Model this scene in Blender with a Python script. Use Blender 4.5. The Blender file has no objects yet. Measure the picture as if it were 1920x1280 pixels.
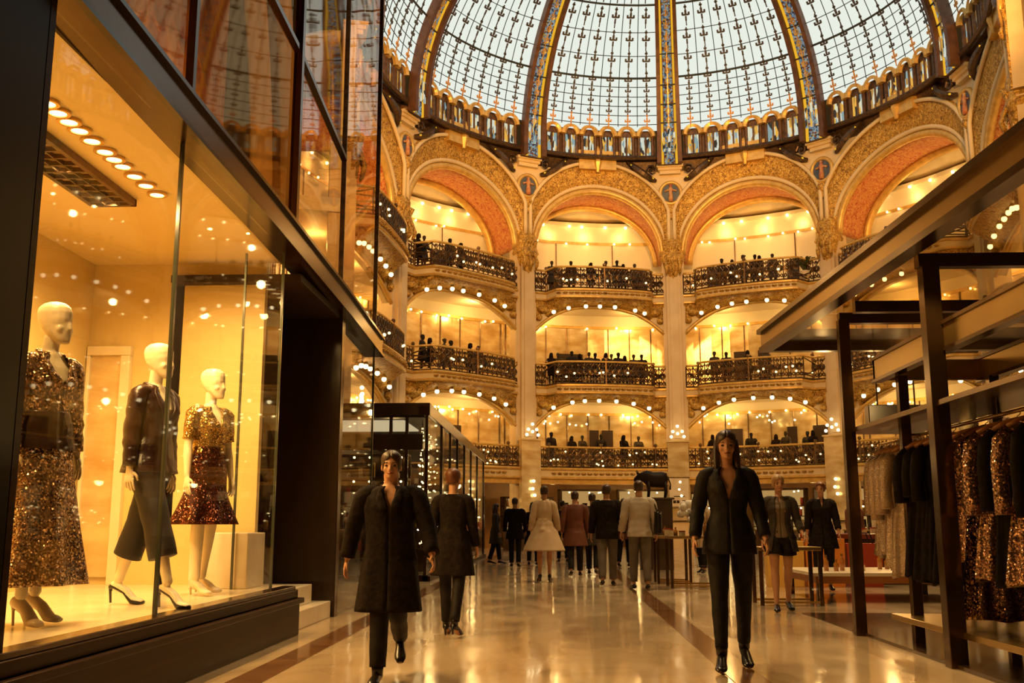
import bpy, bmesh, math, random
from math import sin, cos, pi, radians, sqrt, atan2
from mathutils import Vector, Matrix, noise
random.seed(7)
SC = bpy.context.scene
COL = SC.collection

# ------------------------------------------------------------------ camera, world, exposure
cam = bpy.data.cameras.new('camera'); camo = bpy.data.objects.new('camera', cam); COL.objects.link(camo)
camo.location = (0, 0, 1.07)
camo.rotation_euler = (radians(90 + 10.2), 0, radians(2.5))
cam.sensor_width = 36.0; cam.lens = 36.0 * 1916 / 1920
cam.clip_end = 300
cam.dof.use_dof = False
SC.camera = camo
w = bpy.data.worlds.new('world'); SC.world = w; w.use_nodes = True
w.node_tree.nodes['Background'].inputs[0].default_value = (1.0, 0.55, 0.18, 1)
w.node_tree.nodes['Background'].inputs[1].default_value = 0.035
vs = SC.view_settings
vs.view_transform = 'Standard'; vs.look = 'None'; vs.gamma = 1.0; vs.use_curve_mapping = False
vs.exposure = 0.0
cy = SC.cycles
cy.use_denoising = True
cy.max_bounces = 7; cy.diffuse_bounces = 3; cy.glossy_bounces = 4; cy.transmission_bounces = 4; cy.transparent_max_bounces = 14
cy.caustics_reflective = False; cy.caustics_refractive = False
cy.sample_clamp_indirect = 4.0

WARM = (1.0, 0.60, 0.20)
def lamp(name, kind, loc, energy, color=WARM, radius=0.12, spot=None, rot=None, size=None):
    l = bpy.data.lights.new(name, kind); l.energy = energy; l.color = color
    if kind == 'AREA':
        l.shape = 'RECTANGLE'; l.size, l.size_y = size
    else:
        l.shadow_soft_size = radius
    if spot: l.spot_size = radians(spot); l.spot_blend = 0.8
    o = bpy.data.objects.new(name, l); COL.objects.link(o); o.location = loc
    if rot: o.rotation_euler = rot
    return o

# ------------------------------------------------------------------ hall layout (metres)
PHI0 = radians(6.7); CDIST = 38.05; R = 12.3
CX, CY = CDIST * sin(PHI0), CDIST * cos(PHI0)
ANG = {k: radians(v) for k, v in {-3: -112, -2: -73, -1: -35.5, 0: 0, 1: 36.2, 2: 77.5, 3: 115}.items()}
L1, L2, L3 = 3.75, 7.65, 12.3
ZS = 14.4          # springing of the great arches
def pol(a, r, z): return Vector((CX + r * sin(PHI0 + a), CY + r * cos(PHI0 + a), z))
MID = {i: (ANG[i] + ANG[i + 1]) / 2 for i in range(-3, 3)}
HB = {i: (ANG[i + 1] - ANG[i]) / 2 * R for i in range(-3, 3)}
def bay(i, u, r, z): return pol(MID[i] + u / R, r, z)

# lamps hidden behind the arches, along the galleries
for i in range(-3, 3):
    for s in (-.5, .5):
        u = s * HB[i]
        lamp('gallery_lamp', 'POINT', bay(i, u, R + 1.2, L3 - .95), 85, radius=.15)
        lamp('gallery_lamp', 'POINT', bay(i, u, R + 1.2, L2 - 0.95), 75, radius=.15)
        lamp('gallery_lamp', 'POINT', bay(i, u, R + 1.4, L1 - 0.75), 30, radius=.15)
    for k in range(5):
        u = (k - 2) / 2 * (HB[i] - .7)
        lamp('wall_wash_lamp', 'POINT', bay(i, u, R + 2.68, 16.2), 15, radius=.05)
    lamp('arch_lamp', 'POINT', bay(i, 0, R + 1.0, 15.0), 85, radius=.15)
# out-of-view spots added over the aisle to brighten the arcade and the dome's foot
for x, en in ((-1.5, 7600), (4.4, 7600), (10.5, 4300)):
    d = Vector((CX + (x - 4.4) * 1.3, CY + 11, 12.5)) - Vector((x, 20.5, 15.5))
    lamp('hall_fill_spot', 'SPOT', (x, 20.5, 15.5), en * .9, color=(1, .50, .14), radius=1.4, spot=80, rot=d.to_track_quat('-Z', 'Y').to_euler())
for x, en in ((-3.0, 11000), (4.4, 11000), (11.8, 8000)):  # second added set, aimed at the drum and ribs
    d = Vector((CX + (x - 4.4) * 1.2, CY + 10.5, 20.8)) - Vector((x, 21.0, 15.6))
    lamp('dome_fill_spot', 'SPOT', (x, 21.0, 15.6), en, color=(1, .48, .12), radius=.15, spot=38, rot=d.to_track_quat('-Z', 'Y').to_euler())
# unseen fill spots added high over the aisle to brighten the floor
for x, y, en in ((-.4, 12.0, 1700), (.8, 16.5, 2000), (4.5, 21.5, 2200)):
    lamp('aisle_fill_spot', 'SPOT', (x, y, 11.5), en, color=(1, .66, .30), radius=.2, spot=95, rot=(radians(-8), 0, 0))

# ------------------------------------------------------------------ mesh builder
class MB:
    def __init__(s): s.v = []; s.f = []
    def add(s, vs, fs):
        n = len(s.v); s.v += [tuple(p) for p in vs]; s.f += [tuple(n + i for i in f) for f in fs]; return s
    def hexa(s, p):   # 8 points: bottom 4 then top 4, both counter-clockwise from above
        return s.add(p, [(3, 2, 1, 0), (4, 5, 6, 7), (0, 1, 5, 4), (1, 2, 6, 5), (2, 3, 7, 6), (3, 0, 4, 7)])
    def box(s, x0, x1, y0, y1, z0, z1):
        return s.hexa([(x0, y0, z0), (x1, y0, z0), (x1, y1, z0), (x0, y1, z0), (x0, y0, z1), (x1, y0, z1), (x1, y1, z1), (x0, y1, z1)])
    def obox(s, c, sx, sy, sz, X=(1, 0, 0), Y=(0, 1, 0), Z=(0, 0, 1)):
        c = Vector(c); X = Vector(X) * sx / 2; Y = Vector(Y) * sy / 2; Z = Vector(Z) * sz / 2
        return s.hexa([c - X - Y - Z, c + X - Y - Z, c + X + Y - Z, c - X + Y - Z, c - X - Y + Z, c + X - Y + Z, c + X + Y + Z, c - X + Y + Z])
    def bar(s, p0, p1, w, h=None, up=(0, 0, 1)):
        p0 = Vector(p0); p1 = Vector(p1); d = (p1 - p0); L = d.length
        if L < 1e-6: return s
        d /= L; X = d.cross(Vector(up))
        if X.length < 1e-4: X = d.cross(Vector((0, 1, 0)))
        X.normalize(); Z = X.cross(d)
        return s.obox((p0 + p1) / 2, w, L, h or w, X, d, Z)
    def rings(s, rs, cap=True, closed=False):
        n = len(rs[0]); base = len(s.v); fs = []
        for r in rs: s.v += [tuple(p) for p in r]
        m = len(rs)
        for j in range(m if closed else m - 1):
            a = base + j * n; b = base + ((j + 1) % m) * n
            for i in range(n): fs.append((a + i, a + (i + 1) % n, b + (i + 1) % n, b + i))
        if cap and not closed:
            fs.append(tuple(base + i for i in reversed(range(n)))); fs.append(tuple(base + (m - 1) * n + i for i in range(n)))
        s.f += fs; return s
    def tube(s, path, rad, n=8, cap=True, closed=False, flat=1.0, ref=None):
        P = [Vector(p) for p in path]; m = len(P)
        rad = rad if hasattr(rad, '__len__') else [rad] * m
        rs = []; X = None
        for j in range(m):
            a = P[(j - 1) % m] if (closed or j > 0) else P[j]; b = P[(j + 1) % m] if (closed or j < m - 1) else P[j]
            d = (b - a); d = d.normalized() if d.length > 1e-9 else Vector((0, 0, 1))
            if X is None:
                X = Vector(ref) if ref else (Vector((1, 0, 0)) if abs(d.x) < .8 else Vector((0, 1, 0)))
            X = X - d * X.dot(d)
            if X.length < 1e-6: X = d.orthogonal()
            X.normalize(); Y = d.cross(X); r = rad[j]
            rx, ry = r if hasattr(r, '__len__') else (r, r * flat)
            rs.append([P[j] + X * rx * cos(2 * pi * i / n) + Y * ry * sin(2 * pi * i / n) for i in range(n)])
        return s.rings(rs, cap, closed)
    def lathe(s, prof, n=16, c=(0, 0, 0), cap=True):
        return s.rings([[(c[0] + r * cos(2 * pi * i / n), c[1] + r * sin(2 * pi * i / n), c[2] + z) for i in range(n)] for r, z in prof], cap)
    def sphere(s, c, r, nu=10, nv=7, sc=(1, 1, 1)):
        rs = []
        for j in range(1, nv):
            t = -pi / 2 + pi * j / nv
            rs.append([(c[0] + sc[0] * r * cos(t) * cos(2 * pi * i / nu), c[1] + sc[1] * r * cos(t) * sin(2 * pi * i / nu), c[2] + sc[2] * r * sin(t)) for i in range(nu)])
        return s.rings(rs, True)
    def grid(s, fn, nu, nv):
        base = len(s.v)
        for j in range(nv + 1):
            for i in range(nu + 1): s.v.append(tuple(fn(i / nu, j / nv)))
        for j in range(nv):
            for i in range(nu):
                a = base + j * (nu + 1) + i; s.f.append((a, a + 1, a + nu + 2, a + nu + 1))
        return s
    def shell(s, f0, f1, nu, nv):   # closed shell between two grids
        b0 = len(s.v); s.grid(f0, nu, nv); b1 = len(s.v)
        base = len(s.v)
        for j in range(nv + 1):
            for i in range(nu + 1): s.v.append(tuple(f1(i / nu, j / nv)))
        W = nu + 1
        for j in range(nv):
            for i in range(nu):
                a = b1 + j * W + i; s.f.append((a + W, a + W + 1, a + 1, a))
        for i in range(nu):
            s.f.append((b0 + i + 1, b0 + i, b1 + i, b1 + i + 1)); q = nv * W
            s.f.append((b0 + q + i, b0 + q + i + 1, b1 + q + i + 1, b1 + q + i))
        for j in range(nv):
            s.f.append((b0 + j * W, b0 + j * W + W, b1 + j * W + W, b1 + j * W)); q = nu
            s.f.append((b0 + j * W + W + q, b0 + j * W + q, b1 + j * W + q, b1 + j * W + W + q))
        return s
    def build(s, name, mat, parent=None, smooth=False, bevel=0, fix=True):
        off = Vector((0, 0, 0)); q = parent
        while q is not None: off += q.location; q = q.parent
        me = bpy.data.meshes.new(name)
        me.from_pydata([(x - off.x, y - off.y, z - off.z) for x, y, z in s.v], [], s.f)
        if fix:
            bm = bmesh.new(); bm.from_mesh(me); bmesh.ops.recalc_face_normals(bm, faces=bm.faces); bm.to_mesh(me); bm.free()
        if smooth:
            for p in me.polygons: p.use_smooth = True
        me.materials.append(mat)
        o = bpy.data.objects.new(name, me); COL.objects.link(o)
        if parent is not None: o.parent = parent
        if bevel:
            b = o.modifiers.new('bevel', 'BEVEL'); b.width = bevel; b.segments = 2; b.limit_method = 'ANGLE'
        return o

def thing(name, label, cat, loc=(0, 0, 0), rz=0, group=None):
    o = bpy.data.objects.new(name, None); COL.objects.link(o); o.empty_display_size = .1
    o.location = loc; o.rotation_euler = (0, 0, rz); return tag(o, label, cat, group)
def tag(o, label, cat, group=None):
    o['label'] = label; o['category'] = cat
    if group: o['group'] = group
    return o
def struct(o): o['kind'] = 'structure'; return o
def dup(root, loc=None, rz=None, label=None, group=None, parent=None):
    r = root.copy(); COL.objects.link(r)
    if parent is not None: r.parent = parent
    if loc is not None: r.location = loc
    if rz is not None: r.rotation_euler = (0, 0, rz)
    if label: r['label'] = label
    if group: r['group'] = group
    for ch in list(root.children): dup(ch, parent=r)
    return r

_SH = {}
def beads(parent, name, pts, r, mat, nu=8, nv=6):
    # one small object per lamp, all sharing one mesh
    off = Vector((0, 0, 0)); q = parent
    while q is not None: off += q.location; q = q.parent
    for p in pts:
        k = (name, round(r, 3), mat.name)
        if k not in _SH:
            o = MB().sphere((0, 0, 0), r, nu, nv).build(name, mat, None, True); _SH[k] = o.data
        else: o = bpy.data.objects.new(name, _SH[k]); COL.objects.link(o)
        o.parent = parent; o.location = Vector(p) - off
def good(kind, mat, loc, w_, h, label, cat, group):
    k = (kind, mat)
    if k not in _SH:
        mb = MB()
        if kind == 'bottle': mb.lathe([(.8, 0), (1, .04), (1, .6), (.4, .78), (.36, .96), (.45, 1)], 10)
        elif kind == 'jar': mb.lathe([(.9, 0), (1, .1), (1, .7), (.8, .76), (.92, .78), (.92, 1)], 10)
        else: mb.box(-1, 1, -1, 1, 0, .74); mb.box(-1.06, 1.06, -1.06, 1.06, .74, 1)
        o = mb.build(kind, M[mat], None, kind != 'gift_box'); _SH[k] = o.data
    else: o = bpy.data.objects.new(kind, _SH[k]); COL.objects.link(o)
    o.location = loc; o.scale = (w_, w_, h); return tag(o, label, cat, group)
KINDS3 = (('bottle', 'bottle'), ('jar', 'jar'), ('gift_box', 'box'))

# ------------------------------------------------------------------ materials
def nodes(name):
    m = bpy.data.materials.new(name); m.use_nodes = True; nt = m.node_tree; nt.nodes.clear()
    out = nt.nodes.new('ShaderNodeOutputMaterial'); return m, nt, out
def N(nt, kind, **kw):
    n = nt.nodes.new('ShaderNode' + kind)
    for k, v in kw.items():
        if hasattr(n, k): setattr(n, k, v)
        else: n.inputs[k.replace('_', ' ')].default_value = v
    return n
def coords(nt, scale=1.0, kind='Object'):
    tc = nt.nodes.new('ShaderNodeTexCoord'); mp = nt.nodes.new('ShaderNodeMapping')
    mp.inputs['Scale'].default_value = scale if hasattr(scale, '__len__') else (scale,) * 3
    nt.links.new(tc.outputs[kind], mp.inputs[0]); return mp.outputs[0]
def rampn(nt, fac, stops):
    r = nt.nodes.new('ShaderNodeValToRGB'); e = r.color_ramp.elements
    while len(e) > 1: e.remove(e[0])
    e[0].position = stops[0][0]; e[0].color = (*stops[0][1], 1)
    for p, c in stops[1:]: x = e.new(p); x.color = (*c, 1)
    nt.links.new(fac, r.inputs[0]); return r.outputs[0]
def pm(name, base, rough=.5, metal=0.0, noise_to=None, nscale=6.0, bump=0.0, bscale=20.0, spec=.5, sheen=0, coat=0, stretch=(1, 1, 1), detail=4):
    m, nt, out = nodes(name); b = N(nt, 'BsdfPrincipled'); nt.links.new(b.outputs[0], out.inputs[0])
    b.inputs['Base Color'].default_value = (*base, 1); b.inputs['Roughness'].default_value = rough; b.inputs['Metallic'].default_value = metal
    b.inputs['Specular IOR Level'].default_value = spec; b.inputs['Coat Weight'].default_value = coat; b.inputs['Sheen Weight'].default_value = sheen
    if noise_to:
        n = N(nt, 'TexNoise', Scale=nscale, Detail=detail); nt.links.new(coords(nt, stretch), n.inputs['Vector'])
        nt.links.new(rampn(nt, n.outputs[0], [(.35, base), (.65, noise_to)]), b.inputs['Base Color'])
    if bump:
        n2 = N(nt, 'TexNoise', Scale=bscale, Detail=3.0); nt.links.new(coords(nt, stretch), n2.inputs['Vector'])
        bp = N(nt, 'Bump', Strength=bump); bp.inputs['Distance'].default_value = .05
        nt.links.new(n2.outputs[0], bp.inputs['Height']); nt.links.new(bp.outputs[0], b.inputs['Normal'])
    return m
def emis(name, color, strength, sampled=False):
    m, nt, out = nodes(name); e = N(nt, 'Emission', Strength=strength); e.inputs[0].default_value = (*color, 1)
    nt.links.new(e.outputs[0], out.inputs[0])
    if not sampled: m.cycles.emission_sampling = 'NONE'
    return m
def relief(name, c0, c1, c2, scale=3.0, rough=.45, metal=.3, bump=.6):
    m, nt, out = nodes(name); b = N(nt, 'BsdfPrincipled'); nt.links.new(b.outputs[0], out.inputs[0])
    v = N(nt, 'TexVoronoi', Scale=scale); v.feature = 'F1'
    n = N(nt, 'TexNoise', Scale=scale * 1.4, Detail=3.0, Distortion=1.5); co = coords(nt)
    nt.links.new(co, n.inputs['Vector']); nt.links.new(n.outputs[1], v.inputs['Vector'])
    nt.links.new(rampn(nt, n.outputs[0], [(.33, c0), (.5, c1), (.66, c2)]), b.inputs['Base Color'])
    b.inputs['Roughness'].default_value = rough; b.inputs['Metallic'].default_value = metal
    bp = N(nt, 'Bump', Strength=bump); bp.inputs['Distance'].default_value = .12
    nt.links.new(n.outputs[0], bp.inputs['Height']); nt.links.new(bp.outputs[0], b.inputs['Normal'])
    return m
def glassmat(name, tint=(1, 1, 1), refl=1.0, f0=.02, f90=.5, bump=0.0, rough=.02):
    # thin pane: both of its faces reflect, so each takes half of the whole
    m, nt, out = nodes(name)
    t = N(nt, 'BsdfTransparent'); t.inputs[0].default_value = (*tint, 1)
    g = N(nt, 'BsdfGlossy'); g.inputs['Roughness'].default_value = rough; g.inputs[0].default_value = (refl, refl, refl, 1)
    lw = N(nt, 'LayerWeight'); lw.inputs[0].default_value = .5
    pw = N(nt, 'Math'); pw.operation = 'POWER'; pw.inputs[1].default_value = 4.0; nt.links.new(lw.outputs['Facing'], pw.inputs[0])
    mr = N(nt, 'MapRange'); mr.inputs['To Min'].default_value = f0; mr.inputs['To Max'].default_value = f90; nt.links.new(pw.outputs[0], mr.inputs[0])
    mx = N(nt, 'MixShader'); nt.links.new(mr.outputs[0], mx.inputs[0]); nt.links.new(t.outputs[0], mx.inputs[1]); nt.links.new(g.outputs[0], mx.inputs[2])
    if bump:
        n2 = N(nt, 'TexNoise', Scale=.9, Detail=1.0); nt.links.new(coords(nt), n2.inputs['Vector'])
        bp = N(nt, 'Bump', Strength=bump); bp.inputs['Distance'].default_value = .05
        nt.links.new(n2.outputs[0], bp.inputs['Height']); nt.links.new(bp.outputs[0], g.inputs['Normal'])
    nt.links.new(mx.outputs[0], out.inputs[0]); return m
def sequin(name, c0, c1, scale=90.0, rough=.22, tilt=.55, dark=(.02, .012, .008), metal=.95):
    # small discs: each cell of the cloth has its own colour and its own tilt
    m, nt, out = nodes(name); b = N(nt, 'BsdfPrincipled'); nt.links.new(b.outputs[0], out.inputs[0])
    v = N(nt, 'TexVoronoi', Scale=scale); nt.links.new(coords(nt), v.inputs['Vector'])
    sub = N(nt, 'VectorMath'); sub.operation = 'SUBTRACT'; sub.inputs[1].default_value = (.5, .5, .5); nt.links.new(v.outputs['Color'], sub.inputs[0])
    sc = N(nt, 'VectorMath'); sc.operation = 'SCALE'; sc.inputs['Scale'].default_value = tilt * 2; nt.links.new(sub.outputs[0], sc.inputs[0])
    ge = N(nt, 'NewGeometry'); ad = N(nt, 'VectorMath'); ad.operation = 'ADD'; nt.links.new(ge.outputs['Normal'], ad.inputs[0]); nt.links.new(sc.outputs[0], ad.inputs[1])
    nm = N(nt, 'VectorMath'); nm.operation = 'NORMALIZE'; nt.links.new(ad.outputs[0], nm.inputs[0]); nt.links.new(nm.outputs[0], b.inputs['Normal'])
    sx = N(nt, 'SeparateColor'); nt.links.new(v.outputs['Color'], sx.inputs[0])
    nt.links.new(rampn(nt, sx.outputs[0], [(0, dark), (.35, c0), (1, c1)]), b.inputs['Base Color'])
    b.inputs['Metallic'].default_value = metal; b.inputs['Roughness'].default_value = rough
    return m

M = {}
M['cream'] = pm('cream_plaster', (.78, .62, .36), .55, noise_to=(.70, .53, .28), nscale=1.5, bump=.05)
M['cream2'] = pm('pale_plaster', (.86, .74, .50), .6)
M['stone'] = pm('pillar_stone', (.76, .58, .34), .5, noise_to=(.66, .48, .26), nscale=1.2, bump=.08, bscale=8)
M['gold'] = relief('gilded_relief', (.20, .10, .02), (.58, .32, .05), (.80, .52, .13), 5.5)
M['goldplain'] = pm('gilt_moulding', (.78, .50, .14), .4, .35, noise_to=(.6, .36, .09), nscale=4)
M['red'] = relief('red_coffered_soffit', (.42, .08, .03), (.68, .26, .08), (.72, .40, .13), 5.0, rough=.55, metal=.1)
M['iron'] = pm('dark_iron', (.06, .04, .028), .4, .6, noise_to=(.14, .08, .04), nscale=9)
M['ribbrown'] = pm('rib_brown', (.15, .062, .022), .5, .2, noise_to=(.09, .036, .014), nscale=3)
M['drumframe'] = pm('drum_bronze', (.17, .085, .035), .45, .3, noise_to=(.08, .04, .02), nscale=6)
M['bronze'] = pm('railing_bronze', (.20, .11, .04), .35, .8, noise_to=(.07, .05, .04), nscale=5)
M['brass'] = pm('brass', (.72, .48, .18), .22, .95, noise_to=(.6, .38, .13), nscale=5)
M['bulb'] = emis('lit_bulb', (1.0, .74, .32), 9.0)
M['globe'] = emis('lit_globe', (1.0, .80, .42), 5.0)
M['fairy'] = emis('small_lights', (1.0, .72, .30), 3.5)
M['skyglass'] = emis('daylit_frosted_glass', (.88, .93, .83), .93, True)
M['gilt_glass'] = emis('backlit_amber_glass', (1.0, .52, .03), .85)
M['lead'] = pm('lead_came', (.03, .035, .032), .6)
M['motif'] = pm('painted_glass_motif', (.07, .06, .05), .6)
M['motifgold'] = pm('amber_glass_motif', (.60, .28, .05), .5)
def stained(name, cols, scale, strength, stretch=1.0):
    m, nt, out = nodes(name); e = N(nt, 'Emission', Strength=strength); nt.links.new(e.outputs[0], out.inputs[0])
    v = N(nt, 'TexVoronoi', Scale=scale); nt.links.new(coords(nt, stretch), v.inputs['Vector'])
    sx = N(nt, 'SeparateColor'); nt.links.new(v.outputs['Color'], sx.inputs[0])
    st = [(i / len(cols), c) for i, c in enumerate(cols)]
    r = rampn(nt, sx.outputs[0], st); r.node.color_ramp.interpolation = 'CONSTANT'
    nt.links.new(r, e.inputs[0]); m.cycles.emission_sampling = 'NONE'; return m
M['stain'] = stained('stained_glass', [(.20, .30, .38), (.45, .55, .55), (.62, .36, .08), (.10, .13, .18), (.30, .08, .03), (.40, .48, .48), (.06, .05, .05), (.28, .34, .40)], 13.0, .6)
M['stain2'] = stained('stained_glass_small', [(.75, .72, .50), (.28, .38, .38), (.85, .45, .07), (.70, .72, .58), (.05, .04, .03), (.5, .26, .06)], 9.0, .95, (1, 1, .3))
M['medblue'] = pm('medallion_blue', (.05, .07, .11), .5, noise_to=(.11, .12, .13), nscale=3)
M['medred'] = pm('medallion_figure', (.45, .12, .05), .5, noise_to=(.6, .35, .15), nscale=5)
M['mirror'] = pm('gilded_mirror_glass', (.92, .74, .42), .2, .45, noise_to=(.62, .42, .17), nscale=1.3, bump=.14, bscale=1.4, stretch=(1, 1, 2.2))
M['dark'] = pm('dark_brown', (.030, .016, .009), .5, spec=.25)
M['darkgloss'] = pm('dark_bronze_gloss', (.022, .011, .006), .14, 0, noise_to=(.040, .019, .009), nscale=2, stretch=(1, 1, .2), spec=.35)
# ------------------------------------------------------------------ dome
PH = {-3: 'third pillar left of the middle one', -2: 'second pillar left of the middle one', -1: 'first pillar left of the middle one', 0: 'middle pillar under the dome',
      1: 'first pillar right of the middle one', 2: 'second pillar right of the middle one', 3: 'third pillar right of the middle one'}
BW = {-3: 'third bay left of the middle pillar', -2: 'second bay left of the middle pillar', -1: 'first bay left of the middle pillar', 0: 'first bay right of the middle pillar',
      1: 'second bay right of the middle pillar', 2: 'third bay right of the middle pillar'}
RD, ZD, HD = 11.55, 19.6, 10.0
def dpt(a, z, dr=0):
    t = math.asin(min(1, max(0, (z - ZD) / HD))); return pol(a, RD * cos(t) + dr, z)
dome = thing('stained_glass_dome', 'large stained glass dome with brown ribs over the hall', 'dome', (CX, CY, ZD))
ZR = [21.0, 21.45, 21.9, 22.35, 22.8, 23.2, 24.15, 25.1, 26.1, 27.0, 27.8, 28.4]
HEAVY = (23.2, 26.1)
for i in range(-3, 4):
    if i < 3: a0, a1 = ANG[i], ANG[i + 1]
    else: a0, a1 = ANG[3], ANG[-3] + 2 * pi
    n = 18 if i < 3 else 40
    g = MB(); g.grid(lambda u, v: dpt(a0 + (a1 - a0) * u, 20.7 + (28.9 - 20.7) * v), n, 14)
    gp = g.build('glass_panel', M['skyglass'], dome, True)
    if i == 3: continue
    ld = MB(); mo = MB(); mg = MB()
    rw = .66
    def ang(c, z):   # column c in 0..1 between the rib edges
        rr = RD * sqrt(max(.02, 1 - ((z - ZD) / HD) ** 2)); e = rw / rr * .9
        return a0 + e + (a1 - a0 - 2 * e) * c
    for z in ZR:
        hv = z in HEAVY; wd = .06 if hv else .022
        P = [dpt(a0 + (a1 - a0) * k / 12, z, -.05) for k in range(13)]
        ld.tube(P, wd, 4)
    for c in range(1, 6):
        ld.tube([dpt(ang(c / 6, z), z, -.05) for z in [20.9 + k * .75 for k in range(11)]], .02, 4)
    def motif(mb, a, z, s):
        p = dpt(a, z, -.07); up = (dpt(a, z + .2, -.07) - p).normalized(); nrm = (pol(a, 1, 0) - pol(a, 0, 0)); sd = up.cross(nrm).normalized(); nn = sd.cross(up)
        mb.obox(p, .34 * s, .09 * s, .03, sd, up, nn); mb.obox(p + up * .15 * s, .12 * s, .2 * s, .03, sd, up, nn)
        mb.obox(p - up * .2 * s, .09 * s, .26 * s, .03, sd, up, nn)
        for q in (-1, 1): mb.obox(p + sd * .17 * s * q + up * .06 * s, .1 * s, .17 * s, .03, sd, up, nn)
        mb.obox(p + up * .40 * s, .07 * s, .30 * s, .03, sd, up, nn); mb.obox(p - up * .42 * s, .055 * s, .34 * s, .03, sd, up, nn); mb.obox(p + up * .42 * s, .16 * s, .10 * s, .03, sd, up, nn)
    for c in range(6):
        z = 21.15
        while z < 28.2:
            a = ang((c + .5) / 6, z); s = .70 if z < 23.0 else .90
            motif(mg if z < 21.6 else mo, a, z, s)
            z += .48 if z < 23.0 else .86
    ld.build('lead_bars', M['lead'], gp); mo.build('painted_pattern', M['motif'], gp); mg.build('amber_pattern', M['motifgold'], gp)
for k in range(-3, 4):
    zs = [18.9 + 10.0 * j / 18 for j in range(19)]
    def sect(w0, w1, d0, d1):
        mb = MB(); rs = []
        for z in zs:
            t = max(z, ZD + .01); c = dpt(ANG[k], t); c.z = z; tan = (pol(ANG[k] + .01, 5, 0) - pol(ANG[k], 5, 0)).normalized(); rad = (pol(ANG[k], 1, 0) - pol(ANG[k], 0, 0))
            th = math.asin(min(.98, max(0, (z - ZD) / HD))); nn = Vector((rad.x * cos(th), rad.y * cos(th), sin(th)))
            tp = 1 - .25 * (z - 19) / 10
            rs.append([c + tan * w0 * tp - nn * d0, c + tan * w1 * tp - nn * d0, c + tan * w1 * tp - nn * d1, c + tan * w0 * tp - nn * d1])
        return mb.rings(rs)
    rib = sect(-.62, .62, .02, .12).build('rib', M['ribbrown'], dome)
    sect(-.62, -.40, .10, .42).build('rib_edge', M['ribbrown'], rib); sect(.40, .62, .10, .42).build('rib_edge', M['ribbrown'], rib)
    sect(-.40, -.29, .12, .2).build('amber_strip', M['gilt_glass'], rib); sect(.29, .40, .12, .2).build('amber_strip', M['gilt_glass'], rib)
    sect(-.25, .25, .12, .18).build('stained_strip', M['stain'], rib)
    ch = MB(); zq = 20.2
    while zq < 28.6:
        p = dpt(ANG[k], zq, -.24); up = (dpt(ANG[k], zq + .2, -.24) - p).normalized(); tan = (pol(ANG[k] + .01, 5, 0) - pol(ANG[k], 5, 0)).normalized(); nn = tan.cross(up)
        ch.tube([p + up * .14 * cos(j * pi / 4) + tan * .11 * sin(j * pi / 4) for j in range(8)], .026, 4, closed=True); ch.obox(p, .07, .30, .03, tan, up, nn); ch.obox(p + up * .24, .05, .22, .03, tan, up, nn); zq += .46
    ch.build('gilt_pattern', M['goldplain'], rib)
    cb = MB()
    for z in ZR[::2]:
        p = dpt(ANG[k], z, -.22); tan = (pol(ANG[k] + .01, 5, 0) - pol(ANG[k], 5, 0)).normalized(); cb.obox(p, .82, .06, .06, tan, pol(ANG[k], 1, 0) - pol(ANG[k], 0, 0))
    cb.build('rib_crossbar', M['lead'], rib)
    # little pointed window at the foot of the rib
    pw = MB(); tan = (pol(ANG[k] + .01, 5, 0) - pol(ANG[k], 5, 0)).normalized(); c = pol(ANG[k], RD - .30, 0)
    for s in (-1, 0, 1):
        h = 1.0 if s else 1.5
        pw.obox(c + tan * s * .27 + Vector((0, 0, 19.5 + h / 2)), .13, .05, h, tan, pol(ANG[k], 1, 0) - pol(ANG[k], 0, 0))
    pw.build('foot_light', M['stain2'], rib)
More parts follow.
